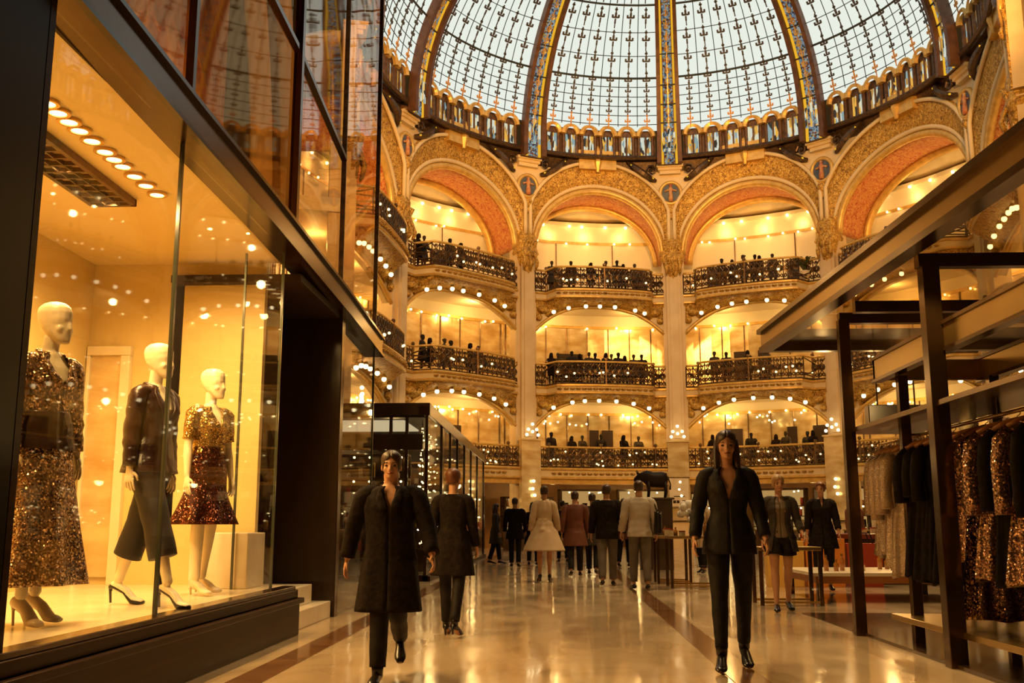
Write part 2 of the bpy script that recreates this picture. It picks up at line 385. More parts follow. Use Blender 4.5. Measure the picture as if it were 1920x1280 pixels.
# drum of little arched windows
for i in range(-3, 3):
    fr = MB(); ga = MB(); gl = MB(); a0, a1 = ANG[i] + .06, ANG[i + 1] - .06; n = 6 if i != 1 else 7; r = RD + .12
    fr.shell(lambda u, v: pol(a0 + (a1 - a0) * u, r + .12, 19.3 + 1.75 * v), lambda u, v: pol(a0 + (a1 - a0) * u, r + .3, 19.3 + 1.75 * v), 12, 2)
    for c in range(n):
        am = a0 + (a1 - a0) * (c + .5) / n; hw = (a1 - a0) / n * .30
        gl.shell(lambda u, v: pol(am - hw + 2 * hw * u, r + .06, 19.45 + (1.0 + .18 * sin(pi * u)) * v), lambda u, v: pol(am - hw + 2 * hw * u, r + .1, 19.45 + (1.0 + .18 * sin(pi * u)) * v), 6, 3)
        fr.tube([pol(am, r + .02, 19.4), pol(am, r + .02, 20.5)], .05, 5)
        for s in (-1, 1):
            fr.tube([pol(am + s * hw * 1.18, r, 19.35), pol(am + s * hw * 1.18, r, 20.42)], .085, 6)
        ga.tube([pol(am - hw * 1.35 * cos(pi * t / 10), r - .12, 20.42 + .46 * sin(pi * t / 10)) for t in range(11)], .14, 6)
        fr.shell(lambda u, v: pol(am - hw * (1 - 2 * u), r - .0, 20.45 + .38 * sin(pi * u) * v), lambda u, v: pol(am - hw * (1 - 2 * u), r + .05, 20.45 + .38 * sin(pi * u) * v), 8, 1)
    ga.tube([pol(a0 + (a1 - a0) * t / 16, r - .05, 20.98 + .06 * cos(2 * pi * n * t / 16)) for t in range(17)], .09, 6)
    d = fr.build('drum_frame', M['drumframe'], dome); ga.build('gilt_arches', M['goldplain'], d); gl.build('stained_lights', M['stain2'], d)
    # dark ironwork between the arches and the drum
    rg = MB()
    rg.shell(lambda u, v: pol(ANG[i] + (ANG[i + 1] - ANG[i]) * u, R + .25 - .55 * v, 18.0 + 1.45 * v), lambda u, v: pol(ANG[i] + (ANG[i + 1] - ANG[i]) * u, R + .5 - .55 * v, 18.0 + 1.45 * v), 12, 2)
    rg.tube([pol(ANG[i] + (ANG[i + 1] - ANG[i]) * t / 12, RD + .05, 19.32) for t in range(13)], .12, 6)
    ir = rg.build('drum_base', M['iron'], dome)
    for s in (-1, 1):
        sc = MB(); P = []
        for t in range(13):
            q = t / 12; P.append(bay(i, s * (HB[i] - .75 - 1.45 * q), R - .25 - .35 * sin(pi * q), 18.25 + 1.05 * q ** 1.6))
        sc.tube(P, [.10 + .06 * sin(pi * t / 12) for t in range(13)], 6)
        P2 = [bay(i, s * (HB[i] - .95 - .28 * cos(t * .9) * (1 - t / 12)), R - .45, 18.75 + .3 * sin(t * .9) * (1 - t / 12)) for t in range(11)]
        sc.tube(P2, .05, 5)
        b = sc.build('scroll_bracket', M['iron'], ir)
        lt = MB(); lt.tube([bay(i, s * (HB[i] - .85 - 1.2 * t / 8), R - .5, 18.3 + .75 * (t / 8) ** 1.4) for t in range(9)], .045, 5)
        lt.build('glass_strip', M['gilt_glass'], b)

# ------------------------------------------------------------------ pillars
def outer_u(i, z):
    d = 4.05 ** 2 - (z - 15.1) ** 2; s = HB[i] / 3.86
    return min(HB[i] - .14, s * sqrt(max(0, d)) + .0)
for k in range(-3, 4):
    base = pol(ANG[k], R, 0)
    t = thing('arcade_pillar', 'cream pillar with gilded capital and medallion, the ' + PH[k], 'pillar', base)
    T = (pol(ANG[k] + .01, 5, 0) - pol(ANG[k], 5, 0)).normalized(); D = pol(ANG[k], 1, 0) - pol(ANG[k], 0, 0)
    def P(x, y, z): return base + T * x + D * y + Vector((0, 0, z))
    sh = MB()
    def prism(mb, pts, z0, z1): mb.rings([[P(x, y, z) for x, y in pts] for z in (z0, z1)])
    prism(sh, [(-.34, -.30), (.34, -.30), (.34, .5), (-.34, .5)], 0, 13.6)
    prism(sh, [(-.54, -.12), (.54, -.12), (.54, .6), (-.54, .6)], 0, 14.4)
    prism(sh, [(-.20, -.36), (.20, -.36), (.20, -.2), (-.20, -.2)], 5.2, 13.2)
    sh.build('shaft', M['stone'], t)
    bs = MB(); prism(bs, [(-.62, -.45), (.62, -.45), (.62, .6), (-.62, .6)], 0, 1.1); prism(bs, [(-.56, -.40), (.56, -.40), (.56, .6), (-.56, .6)], 1.1, 1.25)
    bs.build('plinth', M['stone'], t)
    # mirrored case around the foot with its cluster of bulbs
    cs = MB(); prism(cs, [(-.5, -.62), (.5, -.62), (.5, -.32), (-.5, -.32)], 1.3, 5.0); prism(cs, [(-.55, -.68), (.55, -.68), (.55, -.3), (-.55, -.3)], 5.0, 5.08)
    cc = cs.build('mirror_case', M['mirror'], t)
    beads(t, 'sconce_bulb', [P(x, -.75, z) for (x, z) in ((0, 5.75), (-.22, 5.5), (.22, 5.5), (0, 5.4), (-.3, 5.25), (.3, 5.25), (.05, 3.1), (0, 2.75), (.1, 2.45))], .075, M['globe'])
    # capital: a flared gilded bracket
    cp = MB(); prof = [(12.9, .12, .34), (13.3, .28, .42), (13.7, .42, .46), (14.0, .5, .5), (14.15, .60, .58), (14.3, .56, .52), (14.7, .42, .48), (15.0, .46, .5), (15.2, .36, .42)]
    cp.rings([[P(x * w_, -y * d_ + .02, z) for x, y in ((-1, -.3), (-1, .6), (-.6, .9), (0, 1), (.6, .9), (1, .6), (1, -.3))] for z, w_, d_ in prof])
    for s in (-1, 0, 1):
        cp.tube([P(s * .32 + .03 * sin(j), -.5 - .12 * sin(j * .8), 13.3 + j * .18) for j in range(9)], [.05 + .05 * abs(sin(j)) for j in range(9)], 5)
    cp.build('capital', M['gold'], t, True)
    # flared panel between the two arches
    il, ir_ = k - 1, k
    def wl(z): return (HB[il] - outer_u(il, z) if il >= -3 else .5) + .12
    def wr(z): return (HB[ir_] - outer_u(ir_, z) if ir_ <= 2 else .5) + .12
    zz = [14.6 + (18.75 - 14.6) * j / 16 for j in range(17)]
    def fl(u, v, y):
        z = 14.6 + (18.75 - 14.6) * v; x = -wl(z) + (wl(z) + wr(z)) * u; return pol(ANG[k] + x / R, R + y, z)
    sp = MB(); sp.shell(lambda u, v: fl(u, v, -.16), lambda u, v: fl(u, v, .3), 6, 16); sp.build('spandrel', M['cream'], t)
    bd = MB()
    for s in (0.08, .92): bd.tube([fl(s, v / 16, -.2) for v in range(17)], .055, 5)
    bd.build('spandrel_border', M['gold'], t)
    md = MB(); c = P(0, -.34, 17.55)
    md.tube([c + T * .52 * cos(j * pi / 12) + Vector((0, 0, .56 * sin(j * pi / 12))) for j in range(24)], .10, 6, closed=True); mr = md.build('medallion_ring', M['goldplain'], t, True)
    dk = MB(); dk.rings([[c + D * dy + T * .48 * cos(j * pi / 12) + Vector((0, 0, .52 * sin(j * pi / 12))) for j in range(24)] for dy in (.14, -.02)]); dk.build('medallion_disc', M['medblue'], mr)
    fg = MB(); fg.tube([c - D * .05 + Vector((0, 0, z)) for z in (-.45, -.25, 0, .2, .3, .42)], [.12, .13, .09, .13, .06, .09], 7); fg.tube([c - D * .05 + T * x + Vector((0, 0, .18 - abs(x) * .3)) for x in (-.3, -.15, 0, .15, .3)], .05, 5)
    fg.build('painted_figure', M['medred'], mr, True)
    dp = MB(); dp.sphere(P(0, -.26, 16.75), .3, 8, 6, (1, .5, 1)); dp.sphere(P(0, -.24, 16.4), .18, 8, 6, (1, .5, 1.3))
    for s in (-1, 1): dp.tube([P(s * (.3 + .12 * j), -.26, 16.95 + .12 * j) for j in range(4)], .08, 5)
    dp.build('drop_ornament', M['gold'], t, True)
    co = MB()
    for z0, z1, w_, d_ in ((18.55, 18.72, .52, .42), (18.72, 18.86, .60, .52), (18.86, 19.0, .66, .6)): prism(co, [(-w_, -d_), (w_, -d_), (w_, .3), (-w_, .3)], z0, z1)
    co.build('pedestal', M['cream'], t)
    ur = MB(); ur.lathe([(.26, 0), (.40, .1), (.42, .25), (.28, .45), (.30, .6), (.2, .75), (.08, .9)], 10, P(0, -.25, 19.0)); ur.build('finial', M['ribbrown'], t, True)

# ------------------------------------------------------------------ great arches
for i in range(-3, 3):
    t = thing('gallery_arch', 'gilded round arch with red soffit over the ' + BW[i], 'arch', bay(i, 0, R, ZS))
    hb = HB[i]; ri = hb - .55; n = 32
    def inn(th, r, d=0): return bay(i, (ri - d) * cos(th), r, ZS + (3.3 - d) * sin(th))
    def out(th, r):
        z = 15.1 + 4.05 * sin(th); u = outer_u(i, z) * (1 if cos(th) > 0 else -1) if abs(cos(th)) > .35 else hb / 3.86 * 4.05 * cos(th)
        return bay(i, u, r, z)
    b = MB()
    b.shell(lambda u, v: (lambda th: inn(th, R).lerp(out(th, R - .3), .16 + .84 * v))(pi * u), lambda u, v: (lambda th: inn(th, R + .35).lerp(out(th, R + .2), .16 + .84 * v))(pi * u), n, 3)
    b.build('archivolt', M['gold'], t, True)
    m = MB(); m.tube([inn(pi * j / n, R - .04, -.30) for j in range(n + 1)], .11, 6); m.tube([out(pi * j / n, R - .34) for j in range(n + 1)], .10, 6)
    m.build('outer_moulding', M['cream'], t, True)
    m = MB(); m.tube([inn(pi * j / n, R + .05, -.05) for j in range(n + 1)], .17, 8); m.build('inner_moulding', M['goldplain'], t, True)
    s_ = MB(); s_.shell(lambda u, v: inn(pi * u, R + .1 + 2.0 * v, .12 * v), lambda u, v: inn(pi * u, R + .1 + 2.0 * v, .12 * v - .15), n, 4); s_.build('soffit', M['red'], t, True)
    m = MB(); m.tube([inn(pi * j / n, R + 2.1, .16) for j in range(n + 1)], .2, 8); m.build('back_rim', M['goldplain'], t, True)
    c = MB()
    for z0, z1, w_, d_ in ((18.75, 19.5, 1.0, .5), (19.5, 19.68, 1.18, .62), (19.68, 19.9, .7, .5)):
        c.rings([[bay(i, x, R - y, z) for x, y in ((-w_, d_), (w_, d_), (w_, -.1), (-w_, -.1))] for z in (z0, z1)])
    c.sphere(bay(i, 0, R - .42, 19.75), .26, 8, 6); c.tube([bay(i, 0, R - .5, 19.7), bay(i, 0, R - .55, 19.1), bay(i, 0, R - .5, 18.6)], [.12, .2, .08], 6)
    c.build('crest', M['goldplain'], t)

# ------------------------------------------------------------------ galleries: floors, back walls, ceilings
def ring_shell(r0, r1, z0, z1, n=72, A0=None, A1=None):
    A0 = ANG[-3] - .05 if A0 is None else A0; A1 = ANG[3] + .05 if A1 is None else A1
    mb = MB(); mb.rings([[pol(A0 + (A1 - A0) * j / n, r, z) for r, z in ((r0, z0), (r1, z0), (r1, z1), (r0, z1))] for j in range(n + 1)]); return mb
for nm, z in (('floor_first_gallery', L1), ('floor_second_gallery', L2), ('floor_third_gallery', L3)):
    struct(ring_shell(R + .1, R + 5.5, z - .5, z).build(nm, M['cream2']))
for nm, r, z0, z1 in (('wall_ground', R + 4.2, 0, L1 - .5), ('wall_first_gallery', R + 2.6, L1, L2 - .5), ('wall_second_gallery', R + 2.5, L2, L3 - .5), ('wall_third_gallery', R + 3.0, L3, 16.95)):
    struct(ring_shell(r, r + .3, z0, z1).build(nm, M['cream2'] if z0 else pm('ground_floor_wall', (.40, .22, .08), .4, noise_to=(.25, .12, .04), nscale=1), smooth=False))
mb = MB(); A0, A1 = ANG[-3] - .05, ANG[3] + .05
mb.shell(lambda u, v: pol(A0 + (A1 - A0) * u, R + 3.3 - 2.9 * v, 16.95 + 1.35 * sin(v * pi / 2)), lambda u, v: pol(A0 + (A1 - A0) * u, R + 3.3 - 2.9 * v, 17.2 + 1.35 * sin(v * pi / 2)), 72, 8)
struct(mb.build('ceiling_third_gallery', M['cream'], smooth=True))
LV = {1: ('first', L1, R + 2.6, 6.6), 2: ('second', L2, R + 2.5, 11.1), 3: ('third', L3, R + 3.0, 15.75)}
for lv, (nm, zf, rw, zt) in LV.items():
    struct(ring_shell(rw - .1, rw, zt, zt + .14).build('trim_%d' % lv, M['goldplain']))
    if lv == 3: struct(ring_shell(rw - .12, rw, 16.75, 16.95).build('trim_4', M['cream2']))
    for i in range(-3, 3):
        s = thing('gallery_shopfront', 'curved gold shopfront with bulb row, %s gallery, %s' % (nm, BW[i]), 'shopfront', bay(i, 0, rw, zf))
        hb = HB[i] * rw / R - .1
        g = MB(); g.shell(lambda u, v: bay(i, (u * 2 - 1) * HB[i], rw - .06, zf + .05 + (zt - zf - .05) * v), lambda u, v: bay(i, (u * 2 - 1) * HB[i], rw - .02, zf + .05 + (zt - zf - .05) * v), 10, 1)
        g.build('glazing', M['mirror'] if lv < 3 else M['cream2'], s)
        for j in range(9 if lv < 3 else 4):
            u = (j / (8 if lv < 3 else 3) * 2 - 1) * HB[i] * .97; MB().bar(bay(i, u, rw - .09, zf), bay(i, u, rw - .09, zt), .05).build('mullion', M['bronze'], s)
        pts = []
        for j in range(11):
            if random.random() < .15: continue
            u = ((j + random.uniform(-.3, .3)) / 10 * 2 - 1) * (HB[i] - .4); pts.append(bay(i, u, rw - .2, zt + .02 + random.uniform(-.06, .04)))
        beads(s, 'bulb', pts, .055, M['bulb'], 6, 5)
        if lv == 3: beads(s, 'cove_bulb', [bay(i, ((j + random.uniform(-.25, .25)) / 8 * 2 - 1) * (HB[i] - .5), rw - .2, 16.7) for j in range(9)], .075, M['bulb'], 6, 5)
        if lv == 1: beads(s, 'ceiling_bulb', [bay(i, random.uniform(-1, 1) * (HB[i] - .5), rw - random.uniform(.3, 1.6), zt - random.uniform(.0, .6)) for j in range(14)], .05, M['bulb'], 6, 5)
        # dark doorways and display shelves against the back wall
        for q in range(2 if lv != 1 else 3):
            dd = MB(); u = random.uniform(-.85, .85) * (HB[i] - .7); wd = random.uniform(.35, .7); dd.shell(lambda a, b: bay(i, u + wd * (a - .5), rw - .16, zf + 2.1 * b), lambda a, b: bay(i, u + wd * (a - .5), rw - .1, zf + 2.1 * b), 2, 1)
            dd.build('dark_doorway', M['dark'], s)

# ------------------------------------------------------------------ balconies
def iron_unit(mb, f, u0, u1, z0, h):
    um = (u0 + u1) / 2; w_ = (u1 - u0)
    def ring(cu, cz, r, t=.022, m=9): t *= 1.35; mb.tube([f(cu + r * cos(2 * pi * j / m), cz + r * sin(2 * pi * j / m)) for j in range(m)], t, 4, closed=True)
    mb.tube([f(u0, z0), f(u0, z0 + h)], .028, 4)
    ring(um, z0 + h * .55, w_ * .42, .03); ring(um, z0 + h * .55, w_ * .2, .035, 7)
    ring(um - w_ * .25, z0 + h * .2, w_ * .2, .025, 7); ring(um + w_ * .25, z0 + h * .2, w_ * .2, .025, 7); ring(um, z0 + h * .88, w_ * .14, .025, 6)
    mb.tube([f(u0, z0 + h * .1), f(um, z0 + h * .42), f(u1, z0 + h * .1)], .03, 4)
    mb.tube([f(u0, z0 + h * .95), f(um, z0 + h * .72), f(u1, z0 + h * .95)], .03, 4)
GLOBE = None; ORD = ['first', 'second', 'third', 'fourth', 'fifth', 'sixth', 'seventh', 'eighth']
def rfront(i, u, lv):
    c = HB[i] - 1.15; q = abs(u) / c
    if lv == 1: return R - .35
    if q > 1: return R - .18
    return R - .75 - .85 * sqrt(max(0, 1 - q * q * .9))
for lv, (nm, zf, rw, zt) in LV.items():
    for i in range(-3, 3):
        t = thing('balcony', 'bowed balcony with bronze railing, %s gallery, %s' % (nm, BW[i]) if lv > 1 else 'straight gallery front with scroll railing, first gallery, ' + BW[i], 'balcony', bay(i, 0, R, zf))
        hb = HB[i] - .5; n = 36; us = [-hb + 2 * hb * j / n for j in range(n + 1)]
        fh = .42 if lv > 1 else .5
        d = MB(); d.rings([[bay(i, u, rfront(i, u, lv), zf - fh), bay(i, u, R + .2, zf - fh), bay(i, u, R + .2, zf), bay(i, u, rfront(i, u, lv), zf)] for u in us]); d.build('deck', M['cream'], t)
        m = MB(); m.tube([bay(i, u, rfront(i, u, lv) - .03, zf - .04) for u in us], .07, 5); m.tube([bay(i, u, rfront(i, u, lv) - .02, zf - fh + .03) for u in us], .06, 5); m.build('fascia_moulding', M['goldplain'], t)
        # small raised ornaments along the fascia
        m = MB()
        for j in range(17):
            u = -hb * .75 + 1.5 * hb * j / 16; m.sphere(bay(i, u, rfront(i, u, lv) - .03, zf - fh * .5), .085, 6, 4, (1.6, 1.6, .7))
        m.build('fascia_pattern', M['gold'], t)
        if lv > 1:
            def za(u): return zf - .58 - 1.35 * (abs(u) / hb) ** 2.6
            un = MB(); un.shell(lambda a, v: (lambda u: bay(i, u, rfront(i, u, lv) + .04 + (R + .1 - rfront(i, u, lv)) * v, (zf - fh + .01) * (1 - v) + (za(u) - .02) * v))(-hb + 2 * hb * a),
                                lambda a, v: (lambda u: bay(i, u, rfront(i, u, lv) + .04 + (R + .1 - rfront(i, u, lv)) * v, (zf - fh + .06) * (1 - v) + (za(u) + .06) * v))(-hb + 2 * hb * a), n, 3)
            un.build('underside', M['gold'], t, True)
            sp = MB(); sp.shell(lambda a, v: (lambda u: bay(i, u, R + .02, za(u) * (1 - v) + (zf - .1) * v))(-hb + 2 * hb * a), lambda a, v: (lambda u: bay(i, u, R + .4, za(u) * (1 - v) + (zf - .1) * v))(-hb + 2 * hb * a), n, 1)
            sp.build('arched_soffit', M['cream'], t)
            m = MB(); m.tube([bay(i, u, R - .03, za(u)) for u in us], .09, 6)
            m.build('arch_edge', M['goldplain'], t, True)
            for s in (-1, 1):
                o = MB(); o.sphere(bay(i, s * (hb - .45), R - .08, zf - .85), .26, 7, 5, (1.2, 1.2, .8)); o.sphere(bay(i, s * (hb - .2), R - .08, zf - 1.25), .18, 7, 5); o.sphere(bay(i, s * (hb - .95), R - .1, zf - .72), .16, 7, 5)
                o.build('corner_ornament', M['gold'], t, True)
        else:
            m = MB(); m.rings([[bay(i, u, R - .3, zf - fh - .25), bay(i, u, R + .3, zf - fh - .25), bay(i, u, R + .3, zf - fh), bay(i, u, R - .3, zf - fh)] for u in us]); m.build('lower_moulding', M['goldplain'], t)
        hr = 1.1 if lv > 1 else 1.0
        ir = MB(); f = lambda u, z: bay(i, u, rfront(i, u, lv) + .06, z)
        nn = 20
        for j in range(nn): iron_unit(ir, f, -hb + 2 * hb * j / nn, -hb + 2 * hb * (j + 1) / nn, zf + .06, hr - .1)
        ir.tube([f(u, zf + .06) for u in us], .04, 4)
        for u in (-HB[i] + 1.1, HB[i] - 1.1, 0):
            ir.tube([f(u, zf), f(u, zf + hr + .08)], .06, 6); ir.sphere(f(u, zf + hr + .12), .09, 6, 5)
        rl = ir.build('railing', M['bronze'], t)
        hd = MB(); hd.tube([f(u, zf + hr) for u in us], .055, 6); hd.build('handrail', M['goldplain'], rl, True)
        pts = []
        for j in range(7 if lv > 1 else 18):
            u = random.uniform(-.92, .92) * hb; pts.append(bay(i, u, rfront(i, u, lv) - .04, zf + (random.uniform(.35, .62) if lv > 1 else random.uniform(.1, .8))))
        beads(rl, 'rail_bulb', pts, .055 if lv > 1 else .045, M['fairy'], 6, 5)
        if lv > 1:
            xs = [-.74, -.5, -.27, -.03, .25, .52, .72]
            for j, x in enumerate(xs):
                u = hb * (x + random.uniform(-.03, .03)); rr = rfront(i, u, lv) * .45 + R * .55
                zz = (zf - fh) * .45 + za(u) * .55
                p = bay(i, u, rr, zz - .05)
                lb = 'globe under %s gallery balcony, %s from left, %s' % (nm, ORD[j], BW[i].replace(' of the middle pillar', ' of middle pillar'))
                if GLOBE is None:
                    GLOBE = thing('globe_light', lb, 'lamp', (0, 0, 0), 0, 'globe lights under the balconies')
                    MB().sphere((0, 0, -.11), .10, 10, 8).build('globe', M['globe'], GLOBE, True); MB().lathe([(.09, -.04), (.10, .0), (.06, .06), (.05, .12)], 8).build('cap', M['goldplain'], GLOBE, True)
                    GLOBE.location = p
                else: dup(GLOBE, p, 0, lb)
# ------------------------------------------------------------------ floor
m, nt, out = nodes('polished_marble'); b = N(nt, 'BsdfPrincipled'); nt.links.new(b.outputs[0], out.inputs[0])
n1 = N(nt, 'TexNoise', Scale=.9, Detail=6.0, Distortion=1.2); nt.links.new(coords(nt, (1, .35, 1)), n1.inputs['Vector'])
nt.links.new(rampn(nt, n1.outputs[0], [(.3, (.34, .23, .13)), (.5, (.52, .38, .23)), (.7, (.62, .48, .31))]), b.inputs['Base Color'])
n2 = N(nt, 'TexNoise', Scale=2.2, Detail=4.0); nt.links.new(coords(nt, (1, .5, 1)), n2.inputs['Vector'])
rr = rampn(nt, n2.outputs[0], [(.35, (.07, .07, .07)), (.7, (.17, .17, .17))]); nt.links.new(rr, b.inputs['Roughness'])
n3 = N(nt, 'TexNoise', Scale=1.3, Detail=2.0); nt.links.new(coords(nt, (2.5, .6, 1)), n3.inputs['Vector'])
bp = N(nt, 'Bump', Strength=.12); bp.inputs['Distance'].default_value = .03; nt.links.new(n3.outputs[0], bp.inputs['Height']); nt.links.new(bp.outputs[0], b.inputs['Normal'])
b.inputs['Specular IOR Level'].default_value = .6
M['marble'] = m
M['inlay'] = pm('brown_marble_inlay', (.13, .055, .02), .12, noise_to=(.22, .10, .04), nscale=3, spec=.6)
M['shopfloor'] = pm('dark_polished_floor', (.05, .03, .018), .10, noise_to=(.08, .045, .025), nscale=2, spec=.6)
struct(MB().box(-14, 26, -4, 58, -.12, 0).build('floor', M['marble']))
struct(MB().box(-2.30, -2.05, -2, 40, .001, .004).build('trim_5', M['inlay']))
struct(MB().box(1.22, 1.47, -2, 40, .001, .004).build('trim_6', M['inlay']))
struct(MB().box(3.02, 25, -2, 13.2, .001, .006).build('floor_right', M['shopfloor']))

# ------------------------------------------------------------------ shopfront on the left
XF = -2.72
M['winglass'] = glassmat('shop_window_glass', f0=.02, f90=.26, bump=.03)
M['clear'] = glassmat('clear_glass', f0=.025, f90=.4)
M['edge'] = pm('green_glass_edge', (.05, .06, .04), .15, spec=.8)
M['upper'] = pm('bronze_mirror_glass', (.55, .34, .17), .03, 1.0, bump=.035, bscale=.8)
m, nt, out = nodes('tinted_upper_glass'); t_ = N(nt, 'BsdfTransparent'); t_.inputs[0].default_value = (.82, .66, .46, 1); g_ = N(nt, 'BsdfGlossy'); g_.inputs['Roughness'].default_value = .03; g_.inputs[0].default_value = (.8, .6, .36, 1)
mx = N(nt, 'MixShader'); mx.inputs[0].default_value = .11; nt.links.new(t_.outputs[0], mx.inputs[1]); nt.links.new(g_.outputs[0], mx.inputs[2]); nt.links.new(mx.outputs[0], out.inputs[0]); M['tinted'] = m
M['tinted2'] = glassmat('clear_upper_glass', tint=(.93, .84, .70), refl=.9, f0=.14, f90=.3, bump=.06)
M['amberwall'] = pm('amber_wall', (.78, .60, .26), .5, noise_to=(.70, .52, .20), nscale=.8)
M['ceil'] = pm('shop_ceiling', (.80, .62, .28), .35)
M['display'] = pm('display_floor', (.86, .74, .50), .22, noise_to=(.80, .66, .42), nscale=2)
M['white'] = pm('white_marble', (.80, .70, .52), .3, noise_to=(.70, .58, .40), nscale=3)
M['plinth'] = pm('dark_walnut_gloss', (.020, .008, .003), .3, noise_to=(.038, .015, .005), nscale=3, stretch=(1, .15, 6), spec=.06)
M['headface'] = pm('bronze_header', (.085, .045, .022), .18, .7, noise_to=(.055, .028, .014), nscale=1.2)
HZ = [(3.2, 3.96), (5.1, 3.893), (7.02, 3.828), (9.0, 3.80), (12.5, 3.682), (15.0, 3.55)]
def hz(y):
    for (a, za), (b_, zb) in zip(HZ, HZ[1:]):
        if y <= b_: return za + (zb - za) * (y - a) / (b_ - a)
    return HZ[-1][1]
sf = thing('shopfront', 'tall dark bronze and glass shopfront with display window along left side of the aisle', 'shopfront', (XF, 9, 0))
mb = MB(); mb.box(-2.64, -2.58, 2.5, 10.42, 0, .36); mb.box(-2.70, -2.60, 2.5, 10.40, .36, .44); mb.box(-2.66, -2.54, 2.5, 10.45, .31, .36); mb.box(-3.0, -2.60, 10.36, 10.42, 0, .44)
mb.build('plinth', M['plinth'], sf, bevel=.008)
MB().box(-2.76, -2.62, 2.5, 10.40, .44, .475).build('sill', M['headface'], sf, bevel=.006)
mb = MB()
mb.rings([[(-2.86, y, hz(y)), (-2.60, y, hz(y)), (-2.60, y, hz(y) + .27), (-2.86, y, hz(y) + .27)] for y, _ in HZ]); hd = mb.build('header_beam', M['headface'], sf)
mb = MB()
for dz in (-.01, .255): mb.rings([[(-2.61, y, hz(y) + dz), (-2.565, y, hz(y) + dz), (-2.565, y, hz(y) + dz + .035), (-2.61, y, hz(y) + dz + .035)] for y, _ in HZ])
mb.build('header_edge', M['darkgloss'], hd)
MB().box(-3.3, -2.66, 4.0, 4.91, 0, 12).build('corner_pilaster', pm('black_lacquer', (.004, .002, .001), .3, spec=.08), sf, bevel=.01)
MB().box(-2.80, -2.66, 4.91, 4.97, .44, 3.9).build('window_jamb', M['plinth'], sf)
for y0, y1 in ((4.97, 7.01), (7.03, 9.86)): MB().box(XF - .012, XF, y0, y1, .47, hz(y1) + .02).build('window_pane', M['winglass'], sf)
MB().box(XF - .02, XF + .006, 7.005, 7.035, .44, hz(7) + .02).build('glass_seam', M['edge'], sf)
MB().box(XF - .02, XF + .004, 9.85, 9.872, .47, hz(9.86) + .02).build('glass_seam', M['edge'], sf)
MB().box(-3.1, XF - .02, 9.862, 9.874, .47, hz(9.86)).build('return_pane', M['clear'], sf)
MB().box(-3.12, -3.10, 9.855, 9.88, .47, hz(9.86)).build('glass_seam', M['edge'], sf)
# doorway recess with bronze lining
mb = MB(); mb.box(-4.0, -2.66, 12.42, 12.56, 0, 3.70); lin = mb.build('door_jamb', M['darkgloss'], sf, bevel=.01)
mb = MB(); mb.box(-4.1, -2.7, 10.45, 12.45, 3.62, 3.70); mb.build('doorway_soffit', M['dark'], sf)
mb = MB(); mb.box(-4.1, -4.0, 10.6, 12.5, 0, 3.70); mb.build('door_leaf', M['darkgloss'], sf)
MB().box(-2.76, -2.66, 12.56, 12.60, 0, hz(12.6)).build('jamb_edge', M['headface'], sf)
# panes beyond the doorway
MB().box(XF - .012, XF, 12.6, 14.98, .02, hz(14.9) + .02).build('window_pane', M['winglass'], sf)
MB().box(XF - .02, XF + .01, 14.98, 15.005, 0, 3.58).build('glass_seam', M['edge'], sf)
MB().box(-3.9, XF, 14.985, 14.998, .02, 3.55).build('return_pane', M['clear'], sf)
# upper storey
UP = [(2.6, 7.06, 4.12), (7.12, 10.06, 4.05), (10.16, 12.54, 3.92), (12.56, 15.0, 3.80)]
for y0, y1, z0 in UP: MB().box(XF - .03, XF - .01, y0, y1, z0, 13.0).build('upper_pane', M['tinted'] if y1 < 11 else M['tinted2'], sf)
M['reflwall'] = relief('red_brown_reflection', (.20, .045, .015), (.34, .13, .05), (.42, .24, .10), 1.6, rough=.5, metal=.1)  # made-up relief standing in for red-brown reflections in the upper glass
struct(MB().box(-3.7, -3.5, 2.6, 10.1, 4.0, 13.0).build('reflection_wall_left', M['reflwall']))
o = MB()  # cream ribs imitate the arches reflected in the upper glass
for j, rr_ in enumerate((4.2, 5.0, 5.5)): o.tube([(-3.46, 7.2 + rr_ * cos(pi * t / 24), 4.4 + rr_ * 1.25 * sin(pi * t / 24)) for t in range(25)], (.14, .22, .10)[j], 6)
struct(o.build('trim_7', M['cream'], smooth=True))
lamp('facade_fill_lamp', 'POINT', (-3.0, 8.6, 4.3), 90, radius=.05); lamp('facade_fill_lamp', 'POINT', (-3.0, 5.6, 4.3), 60, radius=.05)  # fill lights added behind the upper panes to brighten this stand-in wall
MB().box(-2.75, -2.69, 7.05, 7.11, 4.08, 13).build('mullion', M['darkgloss'], sf); MB().box(-2.76, -2.67, 10.06, 10.15, 4.0, 13).build('mullion', M['darkgloss'], sf)
MB().box(-2.76, -2.70, 12.535, 12.565, 3.9, 13).build('mullion', M['iron'], sf); MB().box(-2.76, -2.70, 14.985, 15.02, 3.8, 13).build('mullion', M['iron'], sf)
mb = MB(); mb.rings([[(-2.76, y, z), (-2.69, y, z), (-2.69, y, z + .06), (-2.76, y, z + .06)] for y, z in ((8.7, 6.09), (10.1, 6.03), (12.53, 5.72))]); mb.build('transom', M['darkgloss'], sf)

